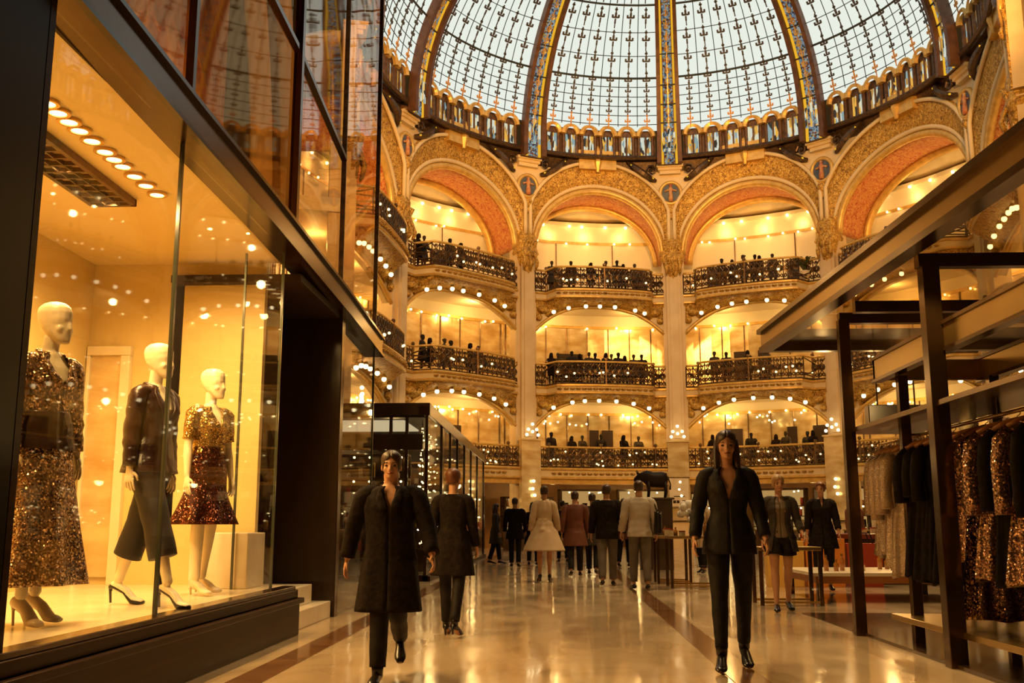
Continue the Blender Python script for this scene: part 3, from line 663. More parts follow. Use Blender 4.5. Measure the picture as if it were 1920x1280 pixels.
# inside the window
struct(MB().box(-5.0, -2.78, 2.6, 10.6, .40, .47).build('floor_window_display', M['display']))
struct(MB().box(-5.0, -2.86, 2.6, 10.6, 3.86, 3.95).build('ceiling_shop', M['ceil']))
struct(MB().box(-5.1, -5.0, 2.6, 10.7, 0, 3.95).build('wall_shop_back', M['amberwall']))
struct(MB().box(-5.0, -3.12, 10.6, 10.7, 0, 3.95).build('wall_shop_end', M['amberwall']))
struct(MB().box(-5.0, -2.8, 2.5, 2.6, 0, 3.95).build('wall_shop_near', M['amberwall']))
ys = [6.30, 6.46, 6.62, 6.78, 6.98, 7.2, 7.36, 7.52, 7.75, 7.98, 8.22]
DL = None
for j, y in enumerate(ys):
    lb = 'small recessed ceiling spotlight above the mannequins, %s of the row counted from the near end' % (ORD + ['ninth', 'tenth', 'eleventh'])[j]
    if DL is None:
        DL = thing('ceiling_spotlight', lb, 'ceiling light', (0, 0, 0), 0, 'spotlights in the window ceiling')
        MB().lathe([(.055, -.012), (.055, .0)], 12).build('lens', M['bulb'], DL); MB().lathe([(.06, -.02), (.085, -.02), (.085, .0), (.06, 0), (.06, -.02)], 14, cap=False).build('trim_ring', M['brass'], DL)
        DL.location = (-3.39, y, 3.858)
    else: dup(DL, (-3.39, y, 3.858), 0, lb)
for y in (5.4, 6.4, 7.4, 8.4, 9.4): lamp('window_spot', 'SPOT', (-3.39, y, 3.80), 170, radius=.05, spot=165, rot=(0, radians(-4), 0))
for y in (6.7, 7.5, 8.3): lamp('tray_lamp', 'SPOT', (-3.84, y, 3.79), 155, radius=.05, spot=170, rot=(0, 0, 0))
tr = thing('light_tray', 'long recessed louvred light tray in the shop window ceiling', 'ceiling light', (-3.83, 7.5, 3.86))
MB().box(-4.02, -3.66, 6.6, 8.38, 3.835, 3.858).build('reflector', M['mirror'], tr)
mb = MB(); mb.box(-4.04, -4.0, 6.58, 8.4, 3.80, 3.858); mb.box(-3.68, -3.64, 6.58, 8.4, 3.80, 3.858); mb.box(-4.04, -3.64, 6.58, 6.62, 3.80, 3.858); mb.box(-4.04, -3.64, 8.36, 8.4, 3.80, 3.858)
mb.build('tray_frame', M['iron'], tr)
mb = MB()
for j in range(1, 12): mb.box(-4.0, -3.68, 6.6 + j * .15, 6.62 + j * .15, 3.80, 3.85)
for x in (-3.9, -3.79): mb.box(x, x + .012, 6.6, 8.38, 3.80, 3.85)
mb.build('louvre', M['iron'], tr)
pd = thing('display_block', 'low white display block at the end of the shop window', 'display block', (-3.2, 10.1, .47))
MB().box(-3.55, -2.98, 9.92, 10.5, .47, 1.0).build('block', M['white'], pd, bevel=.01)
mr = thing('wall_mirror', 'tall cream framed mirror leaning on the end wall of the shop window', 'mirror', (-4.7, 10.55, .47))
MB().box(-4.98, -4.60, 10.56, 10.59, .55, 2.85).build('mirror_glass', M['mirror'], mr)
mb = MB(); mb.box(-4.62, -4.52, 10.52, 10.598, .47, 2.85); mb.box(-4.99, -4.52, 10.52, 10.598, 2.851, 2.95); mb.box(-4.99, -4.95, 10.52, 10.598, .47, 2.85); mb.build('mirror_frame', M['display'], mr, bevel=.008)
# marble steps at the doorway
st = thing('marble_step', 'lower white marble step in front of the dark shop doorway', 'step', (-3, 11.5, 0)); MB().box(-3.98, -2.70, 10.72, 12.40, 0, .19).build('tread', M['white'], st, bevel=.008)
st = thing('marble_step', 'upper white marble step set back in the dark shop doorway', 'step', (-3.2, 11.3, .19)); MB().box(-3.98, -2.86, 10.72, 12.10, .19, .40).build('tread', M['white'], st, bevel=.008)

# ------------------------------------------------------------------ glass kiosk further along the left side
kx0, kx1, ky0, ky1, kz = -5.2, -2.52, 20.2, 36.0, 3.48
kk = thing('glass_kiosk', 'bronze framed glass sales kiosk beyond the shopfront on the left', 'kiosk', (-3.8, 28, 0))
mb = MB(); mb.box(kx0, kx1, ky0, ky0 + .12, 3.23, kz); mb.box(kx1 - .12, kx1, ky0 + .12, ky1, 3.23, kz); mb.box(kx0, kx1, ky1 - .12, ky1, 3.23, kz); mb.build('fascia', M['headface'], kk, bevel=.01)
mb = MB(); mb.box(kx0, kx1 - .13, ky0 + .12, ky1 - .12, 3.2, 3.24); mb.build('roof', M['dark'], kk)
MB().box(kx0 + .3, kx1 - .6, ky0 + .6, ky0 + 2.8, 3.16, 3.195).build('ceiling_panel', emis('lit_ceiling_panel', (1, .80, .45), .55, True), kk)
mb = MB(); mb.box(kx0, kx1, ky0, ky0 + .1, 0, .12); mb.box(kx1 - .1, kx1 + .05, ky0, ky1, 0, .1); mb.build('base', M['plinth'], kk)
mb = MB(); mb.box(kx0, kx1 - .14, ky0 + .03, ky0 + .09, 2.55, 2.86); mb.build('door_header', M['darkgloss'], kk)
for x in (-3.30, -2.98, -2.58): MB().box(x - .03, x + .03, ky0 + .02, ky0 + .08, .1, 3.23).build('mullion', M['darkgloss'], kk)
for y, wd in ((22.9, .35), (24.6, .06), (26.4, .06), (28.4, .06), (30.6, .06), (33.0, .06), (35.9, .08)): MB().box(kx1 - .08, kx1 - .02, y - wd / 2, y + wd / 2, .1, 3.23).build('mullion', M['darkgloss'], kk)
MB().box(kx0, kx1 - .1, ky0 + .045, ky0 + .055, .1, 3.23).build('front_pane', M['clear'], kk); MB().box(kx1 - .055, kx1 - .045, ky0 + .06, ky1, .1, 3.23).build('side_pane', M['clear'], kk)
MB().box(kx0, kx0 + .05, ky0, ky1, 0, 3.23).build('back_panel', M['dark'], kk)
# strings of little lights and shelves inside
for j in range(7):
    x, y = -2.72 - .05 * (j % 3), 20.6 + j * .42
    o = MB(); o.tube([(x, y, 3.18), (x, y, .6)], .006, 4)
    s_ = o.build('light_string', M['iron']); tag(s_, 'hanging string of tiny lights inside the kiosk, %s from its front' % ORD[j], 'string lights', 'light strings in the kiosk')
    beads(s_, 'light_bead', [(x + random.uniform(-.03, .03), y + random.uniform(-.05, .05), 3.0 - q * .15 + random.uniform(-.04, .04)) for q in range(16)], random.choice((.018, .022)), M['fairy'], 6, 4)
M['amberglass'] = pm('amber_bottle', (.45, .17, .03), .12, spec=.8); M['redbox'] = pm('red_box', (.42, .05, .02), .4); M['creambox'] = pm('cream_box', (.75, .58, .34), .5)
M['orange'] = pm('orange_paper', (.75, .25, .03), .5)
for q, y in enumerate((21.2, 24.0, 27.0, 30.2)):
    sh = thing('display_shelf', 'dark shelf unit with lit goods inside the kiosk, %s from its front' % ORD[q], 'shelf', (-4.2, y, 0), 0, 'shelf units in the kiosk')
    mb = MB(); mb.box(-5.1, -3.1, y + .5, y + .55, 0, 2.5)
    for z in (.5, 1.0, 1.5, 2.0, 2.5): mb.box(-5.1, -3.1, y + .1, y + .52, z, z + .04)
    mb.build('frame', M['bronze'], sh)
    for z, sn in ((.54, 'lowest'), (1.04, 'second'), (1.54, 'third'), (2.04, 'top')):
        for j in range(7):
            kd, ct_ = random.choice(KINDS3)
            good(kd, random.choice(('amberglass', 'redbox', 'creambox', 'brass')), (-4.9 + j * .26, y + random.uniform(.22, .4), z), random.uniform(.035, .065), random.uniform(.12, .34), '%s on %s shelf of %s kiosk shelf unit' % (dict(KINDS3)[kd], sn, ORD[q]), ct_, 'goods on the kiosk shelves')
    beads(sh, 'shelf_light', [(-4.9 + x * .33, y + .15, z + .02) for z in (.95, 1.45, 1.95, 2.45) for x in range(6)], .025, M['bulb'], 6, 4)
lamp('kiosk_lamp', 'POINT', (-3.6, 22.3, 2.9), 25, radius=.15); lamp('kiosk_lamp', 'POINT', (-3.6, 29, 2.9), 30, radius=.15)

# ------------------------------------------------------------------ bronze and glass pavilion on the right
pv = thing('display_pavilion', 'bronze post and beam pavilion with glass canopy on the right of the aisle', 'pavilion', (4.2, 9, 0))
M['canopyface'] = pm('brushed_bronze', (.62, .42, .15), .26, .95, noise_to=(.46, .29, .09), nscale=1.5, stretch=(1, .2, 1))
M['canopyglass'] = glassmat('amber_canopy_glass', tint=(.97, .88, .66), f0=.14, f90=.45, bump=.1, rough=.12)
M['bronzedark'] = pm('dark_bronze_post', (.10, .055, .025), .18, .8, noise_to=(.16, .09, .04), nscale=2)
e0, e1 = Vector((2.52, 12.55, 0)), Vector((2.88, 4.4, 0))
def beam(p0, p1, w_, z0, z1): a, c = Vector(p0), Vector(p1); return MB().bar((a.x, a.y, (z0 + z1) / 2), (c.x, c.y, (z0 + z1) / 2), w_, z1 - z0)
beam(e0 + Vector((.05, 0, 0)), e1 + Vector((.05, 0, 0)), .08, 3.22, 3.40).build('canopy_fascia', M['canopyface'], pv)
mb = beam(e0 + Vector((.03, 0, 0)), e1 + Vector((.03, 0, 0)), .14, 3.39, 3.445); mb2 = beam(e0 + Vector((.05, 0, 0)), e1 + Vector((.05, 0, 0)), .14, 3.165, 3.225); mb.add(mb2.v, mb2.f)
mb.build('canopy_edge', M['bronzedark'], pv)
MB().box(2.56, 8.0, 12.45, 12.57, 3.17, 3.44).build('canopy_end', M['bronzedark'], pv)
for y0, y1 in ((4.4, 8.2), (8.3, 10.0), (10.08, 10.55), (10.67, 12.45)):
    xl0 = 2.52 + (12.55 - y1) * .0442 + .1; xl1 = 2.52 + (12.55 - y0) * .0442 + .1
    MB().hexa([(xl1, y0, 3.24), (8, y0, 3.24), (8, y1, 3.24), (xl0, y1, 3.24), (xl1, y0, 3.26), (8, y0, 3.26), (8, y1, 3.26), (xl0, y1, 3.26)]).build('ceiling_panel', M['canopyglass'], pv)
for y in (8.25, 10.04, 10.61): MB().box(2.95, 8.0, y - .05, y + .05, 3.14, 3.25).build('crossbeam', M['bronzedark'], pv)
for x, y, wd in ((2.96, 10.6, .11), (3.01, 8.25, .135), (3.04, 5.6, .135), (7.6, 8.25, .15), (7.6, 12.3, .15)): MB().box(x - wd / 2 + .03, x + wd / 2 + .03, y - wd / 2, y + wd / 2, 0, 3.18).build('post', M['bronzedark'], pv, bevel=.006)
MB().box(3.0, 3.7, 5.5, 10.75, 2.0, 2.045).build('shelf', M['bronzedark'], pv, bevel=.004)
# inner garment frame
gf = thing('garment_frame', 'bronze garment rail frame holding the hanging dresses', 'clothes rack', (3.6, 8, 0))
mb = MB(); mb.box(3.10, 3.16, 5.5, 10.05, 2.46, 2.66); mb.box(4.1, 4.16, 5.5, 10.05, 2.46, 2.66); mb.box(3.1, 4.16, 9.99, 10.05, 2.46, 2.66); mb.build('top_channel', M['canopyface'], gf, bevel=.004)
mb = MB()
for x in (3.085, 4.085):
    for z in (2.44, 2.655): mb.box(x, x + .09, 5.5, 10.07, z, z + .03)
mb.build('channel_edge', M['bronzedark'], gf)
for x, y in ((3.26, 9.72), (4.1, 9.72), (4.1, 7.4), (3.26, 5.8)): MB().box(x - .045, x + .045, y - .045, y + .045, 0, 2.46).build('post', M['bronzedark'], gf, bevel=.004)
mb = MB(); mb.tube([(3.40, 5.5, 1.905), (3.40, 10.9, 1.905)], .016, 10); mb.build('hanging_rail', M['brass'], gf, True)
mb = MB()
for y in (6.4, 8.0, 9.72): mb.bar((3.26 if y > 9 else 3.40, y, 1.905), (3.40, y, 2.0 if y < 9 else 1.905), .02)
mb.build('rail_hanger', M['bronzedark'], gf)
MB().box(3.08, 4.2, 5.5, 9.9, .22, .27).build('bottom_shelf', M['canopyface'], gf, bevel=.004)
MB().box(3.02, 4.4, 5.4, 11.0, .006, .03).build('base_plate', M['shopfloor'], gf)
lamp('pavilion_lamp', 'POINT', (5.2, 10.2, 3.0), 60, radius=.08)
for y in (7.0, 8.0, 9.2, 10.2): lamp('garment_fill_spot', 'SPOT', (2.86, y, 3.12), 70, radius=.04, spot=100, rot=(radians(-14), radians(-16), 0))  # spots added at the canopy edge to brighten the hanging garments
# ------------------------------------------------------------------ ground floor under the first gallery
M['lacquer'] = pm('dark_lacquer', (.05, .028, .015), .2, noise_to=(.09, .05, .025), nscale=2)
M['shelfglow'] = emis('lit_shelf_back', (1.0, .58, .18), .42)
for i in range(-2, 3):
    for q, x in enumerate((-.62, 0, .62)):
        u = x * HB[i]; r = R + 3.6; wd = HB[i] * .27
        cb = thing('display_cabinet', 'cabinet of lit shelves under first gallery, %s, %s' % (('left', 'centre', 'right')[q], BW[i].replace(' of the middle pillar', ' of pillar')), 'cabinet', bay(i, u, r, 0), 0, 'lit cabinets under the first gallery')
        def cbox(u0, u1, r0, r1, z0, z1):
            return [bay(i, u0, r0, z0), bay(i, u1, r0, z0), bay(i, u1, r1, z0), bay(i, u0, r1, z0), bay(i, u0, r0, z1), bay(i, u1, r0, z1), bay(i, u1, r1, z1), bay(i, u0, r1, z1)]
        mb = MB(); h = random.choice((2.5, 2.75, 2.9))
        for a_, b_, z0, z1 in ((u - wd, u - wd + .06, 0, h), (u + wd - .06, u + wd, 0, h), (u - wd, u + wd, h - .1, h), (u - wd, u + wd, 0, .5)): mb.hexa(cbox(a_, b_, r - .3, r + .3, z0, z1))
        for z in (1.0, 1.5, 2.0): mb.hexa(cbox(u - wd, u + wd, r - .28, r + .25, z, z + .04))
        mb.build('case', M['lacquer'], cb)
        MB().hexa(cbox(u - wd + .06, u + wd - .06, r + .22, r + .26, .5, h - .1)).build('lit_back', M['shelfglow'], cb)
        where = '%s cabinet, %s' % (('left', 'centre', 'right')[q], BW[i].replace(' of the middle pillar', ' of pillar'))
        for z, sn in ((.5, 'lowest'), (1.04, 'second'), (1.54, 'third'), (2.04, 'top')):
            for j in range(5):
                kd, ct_ = random.choice(KINDS3)
                good(kd, random.choice(('amberglass', 'redbox', 'creambox', 'dark')), bay(i, u + (j / 2 - 1 + random.uniform(-.1, .1)) * wd * .78, r + random.uniform(-.18, .08), z), random.uniform(.05, .12), random.uniform(.16, .4), '%s on %s shelf of %s' % (ct_, sn, where), ct_, 'goods in the lit cabinets')
        beads(cb, 'lamp', [bay(i, u + random.uniform(-.9, .9) * wd, r - .3, random.choice((1.45, 1.95, h - .15)) + random.uniform(-.05, .05)) for _ in range(9)], .045, M['bulb'], 6, 5)
    # ceiling spots of the ground floor, and a sales counter
    sr = thing('ceiling_lights', 'row of small ceiling lights under the first gallery, ' + BW[i].replace(' of the middle pillar', ' of pillar'), 'ceiling light', bay(i, 0, R, L1 - .5))
    beads(sr, 'lamp', [bay(i, (j / 4 - 1) * HB[i] * .8, R + random.uniform(-.1, 1.4), L1 - .56) for j in range(9)], .065, M['bulb'], 6, 5)
    for q, x in enumerate((-.45, .45)):
        u = x * HB[i]; rr_ = R - 1.8 - 1.2 * q
        ct = thing('sales_counter', 'dark sales counter before the %s, %s one' % (BW[i].replace(' of the middle pillar', ' of pillar'), ('left', 'right')[q]), 'counter', bay(i, u, rr_, 0), 0, 'sales counters in the hall')
        def kbox(u0, u1, r0, r1, z0, z1): return [bay(i, a, r_, z) for z in (z0, z1) for a, r_ in ((u0, r0), (u1, r0), (u1, r1), (u0, r1))]
        MB().hexa(kbox(u - 1.1, u + 1.1, rr_ - .4, rr_ + .4, 0, .85)).build('body', M['lacquer'], ct)
        MB().hexa(kbox(u - 1.14, u + 1.14, rr_ - .44, rr_ + .44, .85, .9)).build('top', M['canopyface'], ct)
        for j in range(8):
            kd, ct_ = random.choice(KINDS3)
            good(kd, random.choice(('amberglass', 'redbox', 'creambox', 'brass', 'dark')), bay(i, u + (j / 3.5 - 1) * .95, rr_ + random.uniform(-.3, .3), .9), random.uniform(.05, .12), random.uniform(.18, .5), '%s on %s sales counter before %s' % (ct_, ('left', 'right')[q], BW[i].replace(' of the middle pillar', ' of pillar')), ct_, 'goods on the sales counters')
        beads(ct, 'table_light', [bay(i, u + random.uniform(-1, 1), rr_ + random.uniform(-.3, .3), 1.1 + random.uniform(0, .7)) for _ in range(8)], .04, M['bulb'], 6, 5)
# hanging white banner and black bull figure by the middle pillar
bn = thing('hanging_banner', 'narrow white banner with dark lettering on the foot of the middle pillar', 'banner', pol(0, R - .8, 2.5))
p = pol(0, R - .8, 2.5); MB().box(p.x - .45, p.x + .45, p.y, p.y + .02, 1.95, 3.3).build('cloth', M['white'], bn); MB().box(p.x - .5, p.x + .5, p.y - .01, p.y + .03, 3.28, 3.33).build('rod', M['bronze'], bn)
mb = MB()
for x0, x1, z0, z1 in ((-.3, -.16, 2.1, 2.24), (-.13, 0, 2.1, 2.24), (.04, .09, 2.1, 2.16), (.13, .27, 2.1, 2.24), (-.26, .26, 2.4, 2.44)): mb.box(p.x + x0, p.x + x1, p.y - .006, p.y, z0, z1)
mb.build('lettering', M['dark'], bn)
bu = thing('bull_figure', 'black bull figure standing on a tall dark display stand', 'statue', (2.4, 26, 0))
mb = MB(); mb.rings([[(x, 26 + ry * cos(2 * pi * j / 12), zc + rz * sin(2 * pi * j / 12)) for j in range(12)] for x, zc, ry, rz in
    ((2.78, 2.22, .03, .04), (2.75, 2.2, .12, .17), (2.62, 2.2, .14, .20), (2.42, 2.2, .14, .19), (2.26, 2.24, .13, .2), (2.16, 2.27, .09, .13), (2.06, 2.27, .07, .09), (1.98, 2.22, .06, .07), (1.93, 2.19, .03, .04))])
for x in (2.7, 2.28):
    for y in (25.92, 26.08): mb.tube([(x, y, 2.15), (x + .02, y, 1.92), (x, y, 1.75)], [.055, .035, .03], 7)
mb.tube([(2.77, 26, 2.28), (2.84, 26, 2.1), (2.83, 26, 1.95)], [.02, .015, .025], 6)
for s in (-1, 1): mb.tube([(2.05, 26 + s * .06, 2.33), (2.03, 26 + s * .16, 2.36), (1.99, 26 + s * .18, 2.44)], [.02, .018, .006], 6)
mb.build('body', M['dark'], bu, True)
mb = MB(); mb.box(2.05, 2.85, 25.75, 26.25, 0, 1.7); mb.box(2.0, 2.9, 25.7, 26.3, 1.7, 1.75); mb.build('stand', M['lacquer'], bu, bevel=.01)

# ------------------------------------------------------------------ tables and goods right of the aisle
def console(lb, x0, x1, y0, y1, h, lw=.05, top='canopyface', leg='bronzedark', tt=.05, shelf=None):
    t = thing('console_table', lb, 'table', ((x0 + x1) / 2, (y0 + y1) / 2, 0))
    MB().box(x0, x1, y0, y1, h - tt, h).build('table_top', M[top], t, bevel=.005)
    for x in (x0, x1 - lw):
        for y in (y0, y1 - lw): MB().box(x, x + lw, y, y + lw, 0, h - tt).build('leg', M[leg], t)
    if shelf: MB().box(x0 + lw, x1 - lw, y0 + .02, y1 - .02, shelf, shelf + .025).build('shelf', M['clear' if tt < .06 else leg], t)
    mb = MB(); mb.box(x0 + lw, x1 - lw, y0, y0 + .03, .03, .06); mb.box(x0 + lw, x1 - lw, y1 - .03, y1, .03, .06); mb.build('stretcher', M['brass'], t)
    return t
console('taller bronze console table with open legs beside the aisle inlay', 1.95, 2.95, 18.2, 19.0, .89, shelf=.35)
console('smaller bronze side table nested behind the taller console', 1.85, 2.5, 19.6, 20.3, .88, shelf=.30)
console('bronze console table behind the woman in the black trouser suit', 2.75, 3.6, 14.4, 15.0, .78, shelf=.2)
lt = thing('low_table', 'low marble topped display table with wooden edge behind the bronze post', 'table', (4.6, 16, 0))
MB().box(3.62, 5.9, 15.0, 17.0, .36, .41).build('table_top', M['white'], lt, bevel=.006); MB().box(3.66, 5.86, 15.04, 16.96, .26, .36).build('apron', pm('orange_wood', (.42, .17, .05), .3, noise_to=(.3, .11, .03), nscale=3, stretch=(.3, 3, 3)), lt)
for x in (3.68, 5.76):
    for y in (15.06, 16.86): MB().box(x, x + .08, y, y + .08, 0, .26).build('leg', M['bronze'], lt)
def shopping_bag(x, y, s, col, lb):
    t = thing('shopping_bag', lb, 'bag', (x, y, 0)); c = MB(); w_, d_, h = .17 * s, .08 * s, .42 * s
    c.rings([[(x - w_ * k, y - d_, z), (x + w_ * k, y - d_, z), (x + w_ * k, y + d_, z), (x - w_ * k, y + d_, z)] for z, k in ((0, .95), (h * .5, 1), (h, 1.02))]); c.build('paper_body', M[col], t, bevel=.004)
    for yy in (y - d_ * .8, y + d_ * .8): MB().tube([(x - w_ * .5, yy, h - .01), (x - w_ * .35, yy, h + .1 * s), (x + w_ * .35, yy, h + .1 * s), (x + w_ * .5, yy, h - .01)], .008 * s, 5).build('handle', M['dark'], t)
M['amberpaper'] = pm('amber_paper', (.85, .50, .10), .5)
shopping_bag(4.05, 18.9, 1.9, 'amberpaper', 'tall amber paper shopping bag leftmost of the bags behind the low table')
shopping_bag(4.75, 18.9, 2.0, 'orange', 'tall orange paper shopping bag between the amber and red bags')
shopping_bag(5.45, 18.9, 1.8, 'redbox', 'red paper shopping bag at the right end of the bags')
cn = thing('sales_counter', 'reddish brown leather topped counter right of the low table', 'counter', (6.4, 19, 0))
MB().box(5.1, 8.4, 19.6, 20.4, 0, .82).build('body', M['lacquer'], cn); MB().box(5.05, 8.45, 19.55, 20.45, .82, .92).build('top', pm('red_leather', (.26, .06, .025), .3, noise_to=(.18, .04, .02), nscale=4), cn, bevel=.02)
# white flowers on the console table
fv = thing('flower_vase', 'glass vase of white flowers on the taller console table', 'vase', (2.42, 18.6, .89))
MB().lathe([(.07, 0), (.10, .12), (.06, .26), (.08, .3)], 12, (2.42, 18.6, .89)).build('vase', M['clear'], fv, True)
fl = MB()
for _ in range(26):
    a, r_ = random.uniform(0, 6.28), random.uniform(.02, .24); fl.sphere((2.42 + r_ * cos(a), 18.6 + r_ * sin(a), 1.3 + random.uniform(-.12, .16)), random.uniform(.05, .09), 7, 5)
o = fl.build('blossoms', pm('white_petals', (.80, .74, .66), .6), fv, True); o['kind'] = 'stuff'
st_ = MB()
for j in range(8): st_.tube([(2.42, 18.6, .95), (2.42 + .12 * cos(j), 18.6 + .12 * sin(j), 1.28)], .006, 4)
st_.build('stems', pm('stem_green', (.08, .12, .03), .6), fv)
# small goods on the tables
for q, (x, y, z, n) in enumerate(((2.15, 18.5, .89, 3), (2.7, 18.7, .89, 3), (2.1, 19.9, .88, 3), (3.1, 14.7, .78, 3), (4.3, 15.7, .41, 5), (5.2, 16.2, .41, 4), (5.8, 19.9, .92, 4), (6.6, 20.0, .92, 4), (7.4, 20.0, .92, 4))):
    for j in range(n):
        px, py = x + (j - n / 2) * .13, y + random.uniform(-.15, .15)
        where = ('taller console', 'taller console by the vase', 'nested side table', 'console behind the suited woman', 'low marble table', 'far end of the low table', 'left end of the red counter', 'middle of the red counter', 'right end of the red counter')[q]
        kind = random.choice(('bottle', 'box'))
        if kind == 'bottle':
            t = thing('bottle', 'amber bottle, %s one on the %s' % (ORD[j], where), 'bottle', (px, py, z), 0, 'bottles on the ' + where); h = random.uniform(.14, .26)
            MB().lathe([(.035, 0), (.038, h * .6), (.015, h * .75), (.014, h * .86)], 10, (px, py, z)).build('glass', M['amberglass'], t, True); MB().lathe([(.018, h * .86), (.018, h)], 8, (px, py, z)).build('stopper', M['brass'], t)
        else:
            t = thing('gift_box', 'cream box, %s item on the %s' % (ORD[j], where), 'box', (px, py, z), 0, 'boxes on the ' + where); h = random.uniform(.06, .14)
            MB().box(px - .05, px + .05, py - .05, py + .05, z, z + h).build('body', M['creambox'], t, bevel=.003); MB().box(px - .053, px + .053, py - .053, py + .053, z + h, z + h + .02).build('lid', M['redbox'], t)
sg = thing('dark_sign_box', 'dark box sign hung under the canopy behind the posts', 'sign', (4.6, 14, 2.5)); MB().box(4.2, 5.0, 13.9, 14.1, 2.38, 2.67).build('case', M['lacquer'], sg, bevel=.01)
for x in (4.35, 4.85): MB().tube([(x, 14, 2.67), (x, 14, 3.3), (x, 12.5, 3.3)], .012, 5).build('rod', M['iron'], sg)
lamp('table_lamp', 'POINT', (4.6, 17.6, 2.6), 40, radius=.1); lamp('counter_lamp', 'POINT', (6.5, 21.0, 2.4), 40, radius=.1)
# palm in an urn on the third gallery
pp = bay(0, 2.6, R - .1, L3); pl = thing('potted_palm', 'small palm in an urn behind the railing on the third gallery', 'potted plant', pp)
MB().lathe([(.16, 0), (.22, .2), (.3, .55), (.26, .6)], 12, pp).build('urn', M['creambox'], pl, True)
mb = MB()
for j in range(13):
    a = j * 2.4; P_ = [pp + Vector((cos(a) * .55 * t, sin(a) * .55 * t, .6 + 1.3 * t - .7 * t * t)) for t in (0, .25, .5, .75, 1)]; mb.tube(P_, [.03, .06, .07, .05, .01], 4)
mb.build('fronds', pm('palm_green', (.06, .07, .02), .6), pl)

# ------------------------------------------------------------------ garments on the rail
M['lace'] = sequin('cream_beaded_lace', (.42, .30, .20), (.75, .58, .42), 150, .45, .35, (.30, .20, .12), .35)
M['roseseq'] = sequin('rose_gold_sequins', (.45, .23, .13), (.92, .68, .48), 95, .30, .6)
M['bronzeseq'] = sequin('dark_bronze_sequins', (.14, .07, .04), (.60, .38, .22), 95, .26, .6)
M['blackcloth'] = pm('black_cloth', (.009, .006, .005), .8, noise_to=(.015, .010, .007), nscale=20, bump=.2, bscale=60, spec=.12)
M['wood'] = pm('hanger_wood', (.40, .17, .05), .35, noise_to=(.30, .11, .03), nscale=6)
def garment(lb, y, zt, length, mat, sleeve=.55, flare=1.25, group=None, tilt=0.0, x=3.40, seed=0):
    rnd = random.Random(seed); loc = (x, y, zt)
    t = thing('hanging_garment', lb, 'garment', (0, 0, 0), 0, group)
    n = 40; rs = []; ph = rnd.uniform(0, 6.28); prof = [(0, .085, .03), (-.02, .15, .04), (-.055, .20, .05), (-.14, .205, .058), (-.30, .185, .06), (-.46, .165, .06), (-.62, .185, .07)]
    steps = 9
    for j in range(1, steps + 1):
        q = j / steps; prof.append((-.62 - (length - .62) * q, .185 + .185 * (flare - 1) * q, .07 + .035 * q))
    for z, hx, hy in prof:
        fold = min(1, max(0, (-z - .2) / .6)) * .24
        rs.append([(hx * cos(2 * pi * k / n) * (1 + fold * .35 * sin(9 * 2 * pi * k / n + ph)), hy * sin(2 * pi * k / n) * (1 + fold * 1.5 * sin(9 * 2 * pi * k / n + ph + .3 * sin(z * 6))), z + (.02 * sin(3 * 2 * pi * k / n + ph) if z < -length + .05 else 0)) for k in range(n)])
    MB().rings(rs).build('bodice', mat, t, True)
    if sleeve:
        for s in (-1, 1):
            P_ = [(s * .165, 0, -.045), (s * .215, -.005, -.12), (s * .245, -.01, -.28), (s * .25, -.02, -.42 * sleeve / .55 - .02), (s * .245, -.04, -sleeve - .06)]
            MB().tube(P_, [(.05, .045), (.068, .055), (.06, .05), (.055, .045), (.062, .045)], 14).build('sleeve', mat, t, True)
    cl = MB(); cl.tube([(.085 * cos(2 * pi * k / 14), .04 * sin(2 * pi * k / 14), .004 + .012 * cos(2 * pi * k / 14) ** 2) for k in range(14)], .012, 6, closed=True); cl.build('neckband', mat, t, True)
    t.location = loc; t.rotation_euler = (0, 0, tilt)
    return t
HG = None
def hanger(y, zt, lb, tilt, x=3.40):
    global HG
    if HG is None:
        HG = thing('coat_hanger', lb, 'hanger', (0, 0, 0), 0, 'wooden hangers on the rail')
        o = MB(); o.tube([(-.17, 0, -.035), (-.09, 0, .012), (0, 0, .035), (.09, 0, .012), (.17, 0, -.035)], [(.011, .02), (.012, .022), (.014, .024), (.012, .022), (.011, .02)], 8); o.build('bar', M['wood'], HG, True)
        o = MB(); o.tube([(0, 0, .03), (0, 0, .065)] + [(.022 * sin(a), 0, .087 - .022 * cos(a)) for a in (0.3, .9, 1.5, 2.1, 2.7, 3.3, 3.9, 4.4)], .0035, 6); o.build('hook', M['brass'], HG, True)
        HG.location = (x, y, zt); HG.rotation_euler = (0, 0, tilt)
    else: dup(HG, (x, y, zt), tilt, lb)
